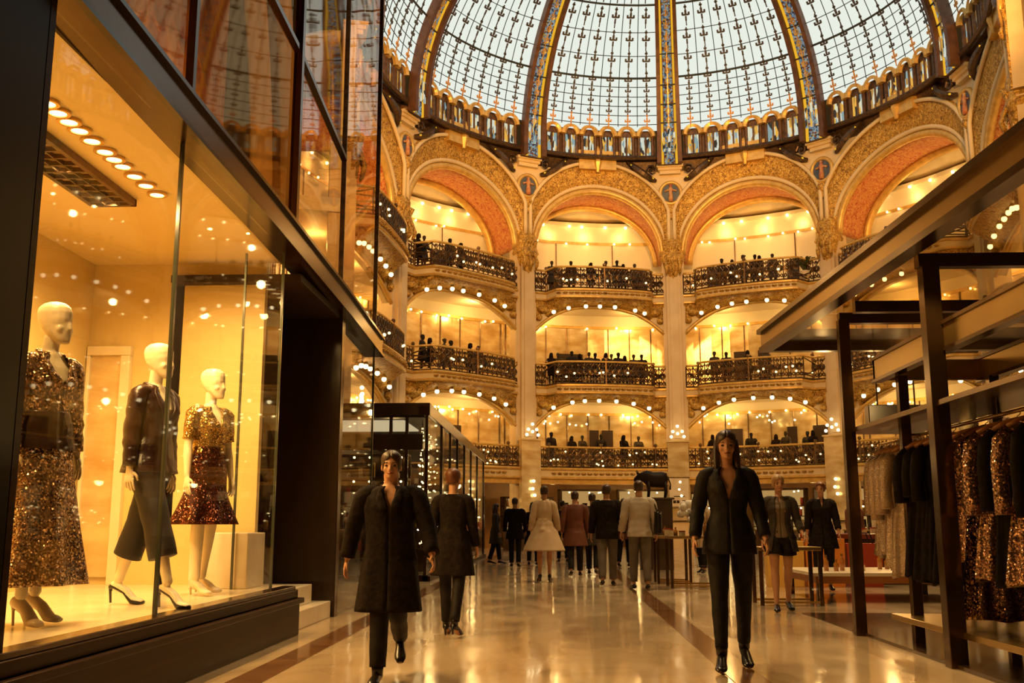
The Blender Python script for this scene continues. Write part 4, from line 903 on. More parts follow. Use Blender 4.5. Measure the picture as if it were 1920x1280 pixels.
GS = [(10.55, 'lace', 1.02, .55, 1.2, 'pale beaded blouse, farthest on the rail'), (10.38, 'lace', .98, .6, 1.15, 'pale beaded blouse with long sleeves, second from the far end of the rail'), (10.20, 'lace', 1.12, .55, 1.2, 'pale beaded tunic, third from the far end of the rail'), (10.02, 'lace', 1.2, .5, 1.25, 'pale beaded tunic next to the black dresses'),
      (9.62, 'blackcloth', 1.16, .45, 1.3, 'black dress next to the pale beaded tunic on the rail'), (9.38, 'blackcloth', 1.2, .4, 1.35, 'second black dress from the pale tunic on the rail'), (9.15, 'blackcloth', 1.18, .45, 1.3, 'third black dress from the pale tunic on the rail'), (8.92, 'blackcloth', 1.2, .0, 1.35, 'sleeveless black dress beside the rose gold gown'),
      (8.52, 'roseseq', 1.0, .5, 1.2, 'rose gold sequin top hanging just before the black dresses'), (8.25, 'bronzeseq', 1.42, .0, 1.45, 'long dark bronze sequin gown behind the rose gold one'), (7.98, 'roseseq', 1.12, .58, 1.4, 'rose gold sequin dress with long sleeves in front of the bronze post'), (7.68, 'blackcloth', 1.15, .55, 1.25, 'black garment between two rose gold sequin dresses'), (7.45, 'roseseq', 1.13, .58, 1.4, 'rose gold sequin dress nearest the black coat'), (7.15, 'blackcloth', 1.3, .6, 1.2, 'black coat second from the near end of the rail'), (6.85, 'blackcloth', 1.3, .6, 1.2, 'black coat nearest the aisle end of the rail')]
for q, (y, mt, ln, sl, fl_, lb) in enumerate(GS):
    zt = 1.785; tl = random.uniform(-.12, .05) - .12
    garment(lb, y, zt, ln, M[mt], sl, fl_, 'garments on the rail', tl, seed=q)
    hanger(y, zt + .018, ('hanger holding the ' + lb.replace(',', '').replace('with long sleeves ', '')), tl)
# ------------------------------------------------------------------ people and mannequins
M['skin'] = pm('skin', (.58, .30, .16), .5, noise_to=(.52, .25, .13), nscale=10)
M['manskin'] = pm('mannequin_cream', (.88, .74, .50), .35)
M['hairdark'] = pm('dark_brown_hair', (.035, .016, .008), .45, noise_to=(.06, .028, .012), nscale=40, stretch=(1, 1, .15))
M['hairred'] = pm('auburn_hair', (.10, .028, .010), .45, noise_to=(.15, .05, .018), nscale=40, stretch=(1, 1, .15))
M['hairfair'] = pm('fair_hair', (.45, .27, .11), .5, noise_to=(.34, .19, .07), nscale=40, stretch=(1, 1, .15))
M['suit'] = pm('black_suit', (.009, .006, .005), .65, noise_to=(.018, .013, .011), nscale=15, bump=.1, bscale=30, spec=.2)
M['darkcoat'] = pm('dark_wool', (.009, .006, .005), .85, spec=.12, noise_to=(.020, .012, .008), nscale=25, bump=.15, bscale=40)
M['creamcoat'] = pm('cream_coat', (.56, .40, .24), .7, noise_to=(.50, .34, .20), nscale=6)
M['browncoat'] = pm('rust_brown_coat', (.13, .035, .014), .7, noise_to=(.17, .05, .02), nscale=6)
M['shirt'] = pm('white_shirt', (.48, .40, .31), .7, noise_to=(.42, .35, .27), nscale=8)
M['greytrouser'] = pm('grey_trousers', (.11, .085, .06), .7, noise_to=(.14, .11, .08), nscale=8)
M['cardigan'] = pm('dark_cardigan', (.030, .020, .012), .85, noise_to=(.05, .034, .02), nscale=30)
M['blouse'] = pm('grey_blouse', (.16, .11, .06), .6)
M['shoe'] = pm('black_leather', (.012, .008, .006), .25)
M['nude'] = pm('nude_leather', (.66, .50, .30), .3)
M['burgundy'] = pm('dark_burgundy_satin', (.030, .008, .006), .3, noise_to=(.016, .005, .004), nscale=4, bump=.25, bscale=9)
M['trouserdark'] = pm('black_trouser_cloth', (.010, .005, .004), .6, noise_to=(.007, .004, .003), nscale=8)
M['belt'] = pm('dark_bronze_leather', (.035, .018, .010), .22, .3, noise_to=(.07, .035, .018), nscale=5, bump=.2, bscale=8)
M['seqjacket'] = sequin('bronze_silver_sequins', (.20, .10, .05), (.80, .58, .34), 92, .24, .6)
M['seqskirt'] = sequin('bright_sequin_cloth', (.30, .16, .08), (.95, .72, .42), 105, .26, .6)
M['seqgold'] = sequin('gold_sequins', (.38, .20, .04), (.95, .66, .20), 125, .25, .5)
M['seqdark'] = sequin('dark_red_sequins', (.07, .018, .010), (.34, .10, .035), 115, .22, .55)
M['lips'] = pm('lips', (.30, .07, .05), .45); M['eye'] = pm('eye_dark', (.02, .012, .01), .25)

def fuse(mb, voxel, sm=4):
    me = bpy.data.meshes.new('tmp'); me.from_pydata(mb.v, [], mb.f)
    bm = bmesh.new(); bm.from_mesh(me); bmesh.ops.recalc_face_normals(bm, faces=bm.faces); bm.to_mesh(me); bm.free()
    o = bpy.data.objects.new('tmp', me); COL.objects.link(o)
    r = o.modifiers.new('r', 'REMESH'); r.mode = 'VOXEL'; r.voxel_size = voxel
    s = o.modifiers.new('s', 'SMOOTH'); s.factor = .5; s.iterations = sm
    dg = bpy.context.evaluated_depsgraph_get(); ev = o.evaluated_get(dg); m2 = ev.to_mesh()
    out = MB(); out.v = [tuple(v.co) for v in m2.vertices]; out.f = [tuple(p.vertices) for p in m2.polygons]
    ev.to_mesh_clear(); bpy.data.objects.remove(o); bpy.data.meshes.remove(me); return out

W_T = [(.84, .13, .10, .01), (.93, .170, .118, .012), (1.02, .152, .105, .008), (1.12, .120, .09, .0), (1.22, .130, .095, -.004), (1.30, .146, .112, -.016), (1.38, .150, .09, -.004), (1.435, .125, .068, .004), (1.475, .058, .055, .006)]
M_T = [(.84, .135, .105, .01), (.93, .165, .118, .01), (1.02, .160, .112, .004), (1.12, .152, .108, .0), (1.22, .165, .115, -.002), (1.30, .178, .122, -.006), (1.38, .185, .105, .0), (1.445, .150, .075, .006), (1.485, .066, .062, .008)]
def tor(T, z):
    if z <= T[0][0]: return T[0][1:]
    for a, b_ in zip(T, T[1:]):
        if z <= b_[0]:
            t = (z - a[0]) / (b_[0] - a[0]); t = t * t * (3 - 2 * t); return tuple(p + (q - p) * t for p, q in zip(a[1:], b_[1:]))
    return T[-1][1:]

class Fig:
    def __init__(s, H=1.75, sex='w', heel=.0, legs=((0, 0, 0), (0, 0, 0)), arms=((5, 12, 8), (5, 12, 8)), head=0, tilt=0, stance=.09, curl=.35):
        # legs: (thigh forward, knee bend, extra toe pitch) for right then left; arms: (forward, abduct, elbow)
        s.k = H / 1.75; s.sex = sex; s.T = W_T if sex == 'w' else M_T; s.heel = heel; s.head = radians(head); s.tilt = radians(tilt); s.curl = curl
        s.leg = []; s.arm = []
        for sd, (th, kn, fp) in zip((-1, 1), legs):
            th, kn = radians(th), radians(kn); hip = Vector((sd * stance, .005, .92)); knee = hip + Vector((sd * .012, -sin(th), -cos(th))) * .425; ank = knee + Vector((0, -sin(th - kn), -cos(th - kn))) * .41
            s.leg.append((hip, knee, ank, radians(fp), sd))
        sw = .165 if sex == 'w' else .198
        for sd, (fa, ab, el) in zip((-1, 1), arms):
            fa, ab, el = radians(fa), radians(ab), radians(el); S = Vector((sd * sw, .0, 1.415)); d1 = Vector((sd * sin(ab), -sin(fa) * cos(ab), -cos(fa) * cos(ab)))
            E = S + d1 * .285; d2 = Vector((sd * sin(ab) * .55, -sin(fa + el), -cos(fa + el))).normalized(); Wr = E + d2 * .25
            s.arm.append((S, E, Wr, d2, sd))
        low = min(s.sole(l) for l in s.leg); s.dz = -low
    def footpts(s, l):
        hip, knee, ank, fp, sd = l; hh = s.heel
        loc = [(0, .055, hh + .035), (0, .02, hh + .03), (0, -.06, hh * .55 + .035), (0, -.125, .026), (0, -.165, .022), (0, -.205, .016)]
        c, sn = cos(fp), sin(fp); out = []
        for x, y, z in loc:
            z -= hh + .085; out.append(ank + Vector((x + sd * .02 * (-y / .2), y * c - z * sn * -1, z * c + y * sn)))
        return out
    def sole(s, l): return min(p.z - r for p, r in zip(s.footpts(l), (.035, .03, .03, .024, .02, .014)))
    def P(s, v): return ((v[0]) * s.k, (v[1]) * s.k, (v[2] + s.dz) * s.k)
    def fin(s, mb): mb.v = [s.P(v) for v in mb.v]; return mb
    hs = 1.0; ls = 1.0
    def headpt(s, p):   # head-local (x, y, z above chin) to figure space
        x, y, z = [q * s.hs for q in p]; c, n = cos(s.head), sin(s.head); ty = y * cos(s.tilt) + (z - .05) * sin(s.tilt) * -1
        x, y = x * c - ty * n, x * n + ty * c; return Vector((x, y - .012, 1.53 + z))
    def body(s, voxel=.009, face=True, mannequin=False):
        c = MB(); w = s.sex == 'w'
        n = 18
        c.rings([[(rx * cos(2 * pi * j / n), cy_ + ry * sin(2 * pi * j / n), z) for j in range(n)] for z, rx, ry, cy_ in s.T])
        if w and not mannequin:
            for sd in (-1, 1): c.sphere((sd * .07, -.075, 1.29), .055, 10, 8)
        c.tube([(0, .012, 1.42), (0, .006, 1.50), (0, -.002, 1.575)], [.062, .047, .05] if w else [.072, .058, .06], 12)
        hd = [(0, .026, .026, -.066), (.02, .040, .044, -.052), (.055, .054, .072, -.026), (.09, .063, .086, -.008), (.125, .070, .093, .0), (.16, .073, .096, .004), (.19, .066, .088, .006), (.212, .046, .062, .006), (.222, .018, .026, .006)]
        c.rings([[s.headpt((rx * cos(2 * pi * j / 16), cy_ + ry * sin(2 * pi * j / 16), z)) for j in range(16)] for z, rx, ry, cy_ in hd])
        if mannequin: c.tube([s.headpt(p) for p in ((0, -.084, .112), (0, -.094, .088), (0, -.098, .074), (0, -.084, .062))], [.012, .014, .016, .012], 8); c.sphere(s.headpt((0, -.015, .125)), .086, 14, 10, (.9, 1.08, 1.05))
        else: c.tube([s.headpt(p) for p in ((0, -.088, .118), (0, -.100, .09), (0, -.108, .074), (0, -.094, .066))], [.010, .012, .015, .010], 8)
        if not mannequin: c.tube([s.headpt(p) for p in ((-.045, -.078, .128), (0, -.092, .124), (.045, -.078, .128))], [.010, .013, .010], 8)
        if not mannequin: c.tube([s.headpt(p) for p in ((-.024, -.083, .042), (0, -.094, .043), (.024, -.083, .042))], [.008, .012, .008], 8)
        c.tube([s.headpt(p) for p in ((0, -.085, .012), (0, -.088, .022))], [.018, .014], 8)
        for sd in (-1, 1):
            if not mannequin: c.sphere(s.headpt((sd * .074, .012, .088)), .028, 8, 6, (.4, .7, 1.1))
            c.sphere(s.headpt((sd * .036, -.064, .072)), .024, 8, 6)
        for hip, knee, ank, fp, sd in s.leg:
            m_ = (hip + knee) / 2; m2 = knee.lerp(ank, .35)
            c.tube([hip + Vector((-sd * .01, 0, .06)), hip + Vector((0, 0, -.06)), m_, knee, m2 + Vector((0, .012, 0)), knee.lerp(ank, .75), ank], [.09, .085 if w else .088, .072, .054 * s.ls, .056 * s.ls, .038 * s.ls, .034], 14)
        for l in s.leg: c.tube(s.footpts(l), [.030, .034, (.034, .03), (.042, .024), (.040, .019), (.022, .012)], 12); c.sphere(l[2], .038, 8, 6)
        for S, E, Wr, d, sd in s.arm:
            a = 1.0 if w else 1.18
            c.tube([S + Vector((-sd * .06, 0, -.008)), S + Vector((-sd * .012, 0, -.014)), S.lerp(E, .4), E, E.lerp(Wr, .3), Wr], [.040 * a, .044 * a, .042 * a, .035 * a, .037 * a, .025 * a], 12)
            med = Vector((-sd, 0, 0)); med = (med - d * med.dot(d)).normalized(); wd = d.cross(med).normalized()
            if wd.y > 0: wd = -wd
            c.rings([[Wr + d * t + wd * hw * cos(2 * pi * j / 10) + med * ht * sin(2 * pi * j / 10) for j in range(10)] for t, hw, ht in ((-.01, .024, .018), (.02, .031, .016), (.06, .040, .016), (.092, .039, .013), (.1, .03, .008))])
        o = fuse(c, voxel, 3)
        for S, E, Wr, d, sd in s.arm:
            med = Vector((-sd, 0, 0)); med = (med - d * med.dot(d)).normalized(); wd = d.cross(med).normalized()
            if wd.y > 0: wd = -wd
            for q, ln in enumerate((.070, .079, .073, .056)):
                b0 = Wr + d * .085 + wd * (.030 - .020 * q); cu = s.curl + .06 * q; sp = wd * (.10 - .07 * q)
                d1 = (d * cos(cu * .5) + med * sin(cu * .5) + sp).normalized(); d2 = (d * cos(cu * 1.6) + med * sin(cu * 1.6) + sp * .6).normalized(); d3 = (d * cos(cu * 2.6) + med * sin(cu * 2.6)).normalized()
                p1 = b0 + d1 * ln * .45; p2 = p1 + d2 * ln * .32; p3 = p2 + d3 * ln * .25
                o.tube([b0 - d * .012, b0, p1, p2, p3], [.0085, .009, .0083, .0075, .005], 7)
            b0 = Wr + d * .025 + wd * .024; dt = (d * .75 + wd * .55 + med * .35).normalized(); dt2 = (d * .95 + wd * .12 + med * .3).normalized()
            o.tube([b0 - wd * .012, b0 + dt * .02, b0 + dt * .045, b0 + dt * .045 + dt2 * .032], [.011, .0115, .0098, .006], 7)
        return s.fin(o)
    def shell_top(s, z0, z1, infl=.02, gap=None, flare=0.0, fold=.006, th=.008, seed=0, waist=0):
        mb = MB(); T = s.T; sd = seed * 7.3
        def f(u, v, off):
            z = z0 + (z1 - z0) * v; rx, ry, cy_ = tor(T, z); g = gap(z) if gap else 0
            if z < .93: rx, ry = max(rx, .17), max(ry, .118)
            e = infl + off + (flare * max(0, .97 - z) if z < .97 else 0) - (waist * math.exp(-((z - 1.12) / .08) ** 2))
            e += fold * noise.noise(Vector((cos(2 * pi * u) * 2.2 + sd, sin(2 * pi * u) * 2.2, z * (3 if z > .9 else 1.2)))) * (2.2 if z < .95 else 1.3)
            a = -pi / 2 + g + (2 * pi - 2 * g) * u
            return ((rx + e) * cos(a), cy_ + (ry + e) * sin(a), z)
        mb.shell(lambda u, v: f(u, v, 0), lambda u, v: f(u, v, -th), 44, 34); return mb
    def sleeves(s, mb, frac=2.0, infl=.016, cuff=0.0, n=14, seed=0):
        w = s.sex == 'w'; a = 1.0 if w else 1.15
        for S, E, Wr, d, sd in s.arm:
            P_ = [S + Vector((-sd * .085, .0, .004)), S + Vector((-sd * .035, 0, -.004)), S + Vector((0, 0, -.022))]; Rr = [.038 * a + infl * .9, .046 * a + infl, .049 * a + infl]
            nn = 12
            for j in range(1, nn + 1):
                t = frac * j / nn; p = S.lerp(E, t) if t <= 1 else E.lerp(Wr, t - 1); r = (.052 - .014 * t) if t <= 1 else (.038 - .010 * (t - 1))
                wob = .005 * noise.noise(Vector((t * 5 + seed, sd * 3.0, seed * 1.7))) + (.004 * sin(t * 16) if .6 < t < 1.5 else 0); P_.append(p); Rr.append(r * a + infl + wob + cuff * t)
            mb.tube(P_, Rr, n)
        return mb
    def trousers(s, top=1.02, frac=1.92, wid=(.115, .085, .075), seed=0, waist=.012):
        mb = MB(); T = s.T; n = 20
        mb.rings([[((tor(T, z)[0] + waist) * cos(2 * pi * j / n), tor(T, z)[2] + (tor(T, z)[1] + waist) * sin(2 * pi * j / n), z) for j in range(n)] for z in (.83, .88, .93, .98, top)])
        for hip, knee, ank, fp, sd in s.leg:
            P_, Rr = [hip + Vector((0, 0, .05))], [wid[0] * .85]; nn = 16
            for j in range(nn + 1):
                t = frac * j / nn; p = hip.lerp(knee, t) if t <= 1 else knee.lerp(ank, t - 1); r = wid[0] + (wid[1] - wid[0]) * t if t <= 1 else wid[1] + (wid[2] - wid[1]) * (t - 1)
                r += .006 * noise.noise(Vector((t * 4 + seed, sd * 2.0, 1.0))); P_.append(p); Rr.append((r, r * 1.08))
            mb.tube(P_, Rr, 18)
        return mb
    def skirt(s, top, hem, r_hem, folds=9, amp=.03, seed=0, fit=.93, infl=.014):
        mb = MB(); n = 72; T = s.T; rs = []; nn = 22
        lx = sum(l[2].x for l in s.leg) / 2; ly = sum(l[2].y for l in s.leg) / 2
        for j in range(nn + 1):
            z = top + (hem - top) * j / nn; q = max(0, (fit - z) / (fit - hem)); rx, ry, cy_ = tor(T, max(z, .93)); q1 = q ** 1.2
            ex, ey = rx + infl + (r_hem[0] - rx) * q1, ry + infl + (r_hem[1] - ry) * q1
            rs.append([((ex * (1 + amp * q * 3 * sin(folds * 2 * pi * i / n + seed + q))) * cos(2 * pi * i / n) + lx * q * .5, cy_ * (1 - q) + (ey * (1 + amp * q * 3 * sin(folds * 2 * pi * i / n + seed + q))) * sin(2 * pi * i / n) + ly * q * .5, z) for i in range(n)])
        return mb.rings(rs)
    def shoes(s, infl=.006, boot=0, heel_r=.008, open_top=False):
        o = []
        for l in s.leg:
            mb = MB(); fp_ = s.footpts(l); hip, knee, ank, fp, sd = l
            pts = [p + Vector((0, 0, (.004 if not open_top else -.008))) for p in fp_]
            rad = [.033, .037, (.037, .030), (.046, .026), (.044, .021), (.026, .013)]
            if open_top: rad = [(.034, .026), (.036, .018), (.036, .016), (.046, .026), (.044, .021), (.02, .011)]
            mb.tube(pts, [r if hasattr(r, '__len__') else (r, r) for r in rad], 14)
            if boot: mb.tube([ank + Vector((0, .0, -.04)), ank, ank.lerp(knee, boot)], [.042, .044, .05], 12)
            if s.heel > .02:
                hb_ = fp_[0]; mb.tube([hb_ + Vector((0, .004, -.01)), hb_ + Vector((0, .012, -s.heel * .5)), hb_ + Vector((0, .004, -s.heel - .033))], [.022, heel_r * 1.2, heel_r], 8)
            o.append(s.fin(mb))
        return o
    def face(s, root, par):
        e = MB()
        for sd in (-1, 1): e.sphere(s.headpt((sd * .031, -.084, .103)), .011, 8, 6, (1.3, .7, .7))
        s.fin(e).build('eyes', M['eye'], par, True)
        b_ = MB()
        for sd in (-1, 1): b_.tube([s.headpt((sd * .018, -.093, .124)), s.headpt((sd * .035, -.090, .129)), s.headpt((sd * .05, -.078, .124))], [.003, .004, .002], 5)
        s.fin(b_).build('eyebrows', M['hairdark'], par, True)
        m_ = MB(); m_.tube([s.headpt((-.022, -.091, .042)), s.headpt((0, -.104, .044)), s.headpt((.022, -.091, .042))], [.003, .007, .003], 6); s.fin(m_).build('lips', M['lips'], par, True)
    def hair(s, style='short', seed=0):
        mb = MB()
        hd = [(.06, .066, .082), (.09, .074, .094), (.125, .080, .102), (.16, .083, .105), (.19, .077, .098), (.214, .056, .072), (.232, .022, .03)]
        fr = {'short': .74, 'bun': .70, 'long': .66}[style]
        def f(u, v, off):
            j = v * (len(hd) - 1); a = int(min(j, len(hd) - 2)); t = j - a; z, rx, ry = [p + (q - p) * t for p, q in zip(hd[a], hd[a + 1])]
            low = max(0, min(1, (.17 - z) / .06)); g = low * pi * (1 - fr) * 1.05; an = -pi / 2 + g + (2 * pi - 2 * g) * u
            r = 1 + .03 * noise.noise(Vector((cos(an) * 4, sin(an) * 4, z * 9 + seed)))
            return s.headpt(((rx - off) * r * cos(an), .008 + (ry - off) * r * sin(an), z))
        mb.shell(lambda u, v: f(u, v, 0), lambda u, v: f(u, v, .014), 28, 14)
        if style == 'bun': mb.sphere(s.headpt((0, .105, .175)), .048, 10, 8)
        if style == 'long':
            mb.tube([s.headpt(p) for p in ((0, .07, .15), (0, .085, .05), (0, .085, -.06), (0, .075, -.15))], [(.07, .045), (.085, .04), (.09, .03), (.06, .015)], 14)
            for sd in (-1, 1): mb.tube([s.headpt(p) for p in ((sd * .066, .01, .15), (sd * .078, .012, .07), (sd * .082, -.01, -.03), (sd * .085, -.045, -.14))], [.026, .026, .024, .010], 8)
        return s.fin(mb)
def part(mb, name, mat, root, smooth=True): return mb.build(name, mat, root, smooth)
def lapels(f, gap, z0, z1, infl, w_=.03):
    mb = MB()
    for sd in (-1, 1):
        P_ = []
        for j in range(9):
            z = z0 + (z1 - z0) * j / 8; rx, ry, cy_ = tor(f.T, z); a = -pi / 2 + sd * (gap(z) + .16); P_.append(((rx + infl + .006) * cos(a), cy_ + (ry + infl + .006) * sin(a), z))
        mb.tube(P_, [(w_ * (.35 + .65 * sin(pi * min(1, .15 + j / 9))), .007) for j in range(9)], 8, ref=(1, 0, 0))
    mb.tube([(.078 * cos(a), .008 + .072 * sin(a), 1.468 + .022 * sin(a)) for a in [radians(-50 + 280 * j / 14) for j in range(15)]], [(.014, .022)] * 15, 8)
    return f.fin(mb)

# ---- mannequins in the window
def mannequin(name, lb, x, y, rz, f, z=.47):
    r = thing(name, lb, 'mannequin', (0, 0, 0)); f.root = r; f.hs = 1.16
    part(f.body(.0075, mannequin=True), 'body', M['manskin'], r)
    return r
f = Fig(1.87, 'w', .095, ((4, 2, 0), (-5, 3, 0)), ((2, 9, 6), (-4, 9, 8)), head=12, curl=.22)
r = mannequin('mannequin', 'cream mannequin in silver bronze sequin blouse, dark belt and long sequin skirt', 0, 0, 0, f)
vg = lambda z: max(.015, .55 * (z - 1.27) / .17) if z > 1.27 else .012
t = f.shell_top(1.06, 1.462, .017, vg, seed=1); f.sleeves(t, 1.93, .014, seed=1); part(f.fin(t), 'sequin_blouse', M['seqjacket'], r)
part(lapels(f, vg, 1.30, 1.45, .017, .022), 'collar', M['seqjacket'], r)
part(f.fin(f.shell_top(.90, 1.12, .026, None, fold=.003, seed=2, flare=.15)), 'wide_belt', M['belt'], r)
part(f.fin(f.skirt(1.0, .13, (.30, .24), 8, .035, 1)), 'long_skirt', M['seqskirt'], r)
for sh in f.shoes(.004, 0, .007): part(sh, 'shoe', M['nude'], r)
r.location = (-3.22, 6.30, .475); r.rotation_euler = (0, 0, radians(64))
f = Fig(1.92, 'w', .09, ((20, 3, 0), (-18, 3, 0)), ((-3, 8, 8), (-6, 8, 10)), head=4, stance=.075, curl=.22)
r = mannequin('mannequin', 'cream mannequin in dark burgundy blazer, wide cropped black trousers and black pumps', 0, 0, 0, f)
vg = lambda z: max(.012, .5 * (z - 1.18) / .27) if z > 1.18 else .01
t = f.shell_top(.86, 1.465, .024, vg, seed=3, flare=.25); f.sleeves(t, 1.96, .020, seed=3); part(f.fin(t), 'blazer', M['burgundy'], r)
part(lapels(f, vg, 1.20, 1.45, .024, .034), 'lapels', M['burgundy'], r)
part(f.fin(f.trousers(1.04, 1.60, (.106, .088, .098), 3)), 'wide_trousers', M['trouserdark'], r)
for sh in f.shoes(.004, 0, .008, True): part(sh, 'pump', M['shoe'], r)
r.location = (-3.135, 7.82, .475); r.rotation_euler = (0, 0, radians(72))
f = Fig(1.90, 'w', .06, ((5, 4, 0), (-6, 4, 0)), ((0, 9, 8), (-2, 8, 10)), head=12, curl=.22)
r = mannequin('mannequin', 'cream mannequin in gold sequin short sleeved top and dark red flared sequin skirt', 0, 0, 0, f)
vg = lambda z: max(.012, .42 * (z - 1.30) / .14) if z > 1.30 else .01
t = f.shell_top(1.07, 1.462, .015, vg, seed=5); f.sleeves(t, .82, .016, seed=5); part(f.fin(t), 'sequin_top', M['seqgold'], r)
part(f.fin(f.skirt(1.13, .50, (.275, .225), 8, .04, 2, fit=.80)), 'flared_skirt', M['seqdark'], r)
for sh in f.shoes(.002, 0, .008): part(sh, 'shoe', M['manskin'], r)
r.location = (-3.13, 9.1, .475); r.rotation_euler = (0, 0, radians(58))
# mannequin behind the garment rail
f = Fig(1.70, 'w', .05, ((6, 3, 0), (-6, 3, 0)), head=0)
r = mannequin('mannequin', 'mannequin in pale wide trousers standing behind the black dresses', 0, 0, 0, f)
t = f.shell_top(.98, 1.462, .018, None, seed=6); f.sleeves(t, 1.9, .018, seed=6); part(f.fin(t), 'dark_top', M['suit'], r)
part(f.fin(f.trousers(1.04, 1.80, (.118, .112, .12), 5)), 'pale_trousers', M['creamcoat'], r)
for sh in f.shoes(): part(sh, 'shoe', M['brass'], r)
r.location = (3.86, 9.75, .27); r.rotation_euler = (0, 0, radians(-15))

# ---- visitors
def person(lb, f, x, y, rz, hair=None, hmat='hairdark', face=False, voxel=.010):
    f.ls = 1.0 if 'bare' in lb or 'heels' in lb else .8
    r = thing('person', lb, 'person', (0, 0, 0)); b_ = part(f.body(voxel), 'body', M['skin'], r)
    if hair: part(f.hair(hair, x), 'hair', M[hmat], r)
    if face: f.face(r, r)
    f.at = (x, y, rz); return r
def put(r, f): r.location = (f.at[0], f.at[1], .002); r.rotation_euler = (0, 0, radians(f.at[2]))
VN = lambda a, z0: (lambda z: max(.015, a * (z - z0) / .22) if z > z0 else .012)
# 1 man in a long dark coat walking out of the picture
f = Fig(1.60, 'm', .015, ((13, 4, 0), (-14, 42, 30)), ((-16, 20, 12), (16, 20, 16)), head=0, stance=.055)
r = person('man in knee length dark coat striding towards the viewer on the left of the aisle', f, -1.20, 7.42, 4, 'short', 'hairdark', True)
t = f.shell_top(.52, 1.475, .034, VN(.35, 1.28), flare=.14, fold=.010, seed=11); f.sleeves(t, 1.95, .026, seed=11); part(f.fin(t), 'coat', M['darkcoat'], r)
part(lapels(f, VN(.35, 1.28), 1.28, 1.45, .034, .036), 'collar', M['darkcoat'], r)
part(f.fin(f.trousers(1.02, 1.95, (.10, .075, .062), 11)), 'trousers', M['suit'], r)
for sh in f.shoes(.006, .12, .02): part(sh, 'boot', M['shoe'], r)
put(r, f)
# 2 woman in dark coat
f = Fig(1.60, 'w', .05, ((-13, 12, 10), (12, 4, 0)), ((10, 9, 14), (-12, 11, 12)), head=-8)
r = person('woman in short dark coat and dark tights walking beside the glass kiosk', f, -1.05, 10.4, 172, 'short', 'hairred')
t = f.shell_top(.60, 1.472, .030, None, flare=.13, fold=.009, seed=13); f.sleeves(t, 1.95, .022, seed=13); part(f.fin(t), 'coat', M['darkcoat'], r)
part(f.fin(f.trousers(1.0, 1.98, (.094, .066, .052), 13)), 'tights', M['suit'], r)
for sh in f.shoes(.006, .10, .012): part(sh, 'boot', M['shoe'], r)
put(r, f)
# 3 woman in the black trouser suit
f = Fig(1.74, 'w', .065, ((12, 5, 0), (-9, 10, 6)), ((-8, 14, 34), (4, 13, 26)), head=0)
r = person('long haired woman in fitted black trouser suit walking towards the viewer over the inlay', f, 1.33, 8.12, -6, 'long', 'hairdark', True, .008)
t = f.shell_top(.80, 1.468, .022, VN(.42, 1.20), flare=.12, fold=.006, seed=15, waist=.006); f.sleeves(t, 1.95, .019, seed=15); part(f.fin(t), 'blazer', M['suit'], r)
part(lapels(f, VN(.42, 1.20), 1.22, 1.45, .022, .036), 'lapels', M['suit'], r)
part(f.fin(f.trousers(1.03, 1.96, (.10, .066, .048), 15)), 'slim_trousers', M['suit'], r)
for sh in f.shoes(.006, .12, .012): part(sh, 'boot', M['shoe'], r)
put(r, f)
# 4 woman in cardigan and shorts
f = Fig(1.68, 'w', .035, ((8, 4, 0), (-8, 8, 5)), ((-4, 10, 16), (0, 14, 46)), head=8)
r = person('woman in open dark cardigan, grey blouse and black shorts with bare legs', f, 2.86, 13.5, -4, 'bun', 'hairfair', True, .011)
part(f.fin(f.shell_top(.92, 1.462, .012, VN(.3, 1.36), seed=17)), 'blouse', M['blouse'], r)
t = f.shell_top(.74, 1.468, .024, lambda z: .42 + .5 * max(0, 1.1 - z), flare=.22, fold=.009, seed=18); f.sleeves(t, 1.75, .020, seed=18); part(f.fin(t), 'cardigan', M['cardigan'], r)
part(f.fin(f.trousers(1.02, .52, (.112, .125, .1), 17)), 'shorts', M['suit'], r)
for sh in f.shoes(.004, 0, .012): part(sh, 'shoe', M['shoe'], r)
put(r, f)
# 5 woman in dark clothes behind the low table
f = Fig(1.76, 'w', .03, ((5, 3, 0), (-6, 5, 0)), ((2, 12, 10), (4, 12, 20)), head=-15)
r = person('auburn haired woman in loose black clothes standing behind the low marble table', f, 4.42, 17.55, -10, 'bun', 'hairred', True, .012)
t = f.shell_top(.66, 1.468, .028, VN(.3, 1.33), flare=.2, fold=.010, seed=21); f.sleeves(t, 1.7, .024, seed=21); part(f.fin(t), 'tunic', M['darkcoat'], r)
part(f.fin(f.trousers(1.02, 1.94, (.10, .08, .07), 21)), 'trousers', M['suit'], r)
for sh in f.shoes(): part(sh, 'shoe', M['shoe'], r)
put(r, f)
# 6 woman in the cream coat, seen from behind
f = Fig(1.76, 'w', .07, ((9, 4, 0), (-8, 8, 4)), ((4, 12, 14), (-4, 12, 14)), head=6)
r = person('woman in flared cream knee length coat and black heels walking away', f, -.25, 20.2, 182, 'bun', 'hairdark', False, .012)
t = f.shell_top(.52, 1.475, .030, None, flare=.48, fold=.016, seed=23, waist=.012); f.sleeves(t, 1.95, .028, .006, seed=23); part(f.fin(t), 'coat', M['creamcoat'], r)
part(f.fin(f.shell_top(1.10, 1.14, .034, None, fold=.002, seed=23, waist=.012)), 'belt', M['creambox'], r)
for sh in f.shoes(): part(sh, 'shoe', M['shoe'], r)
put(r, f)
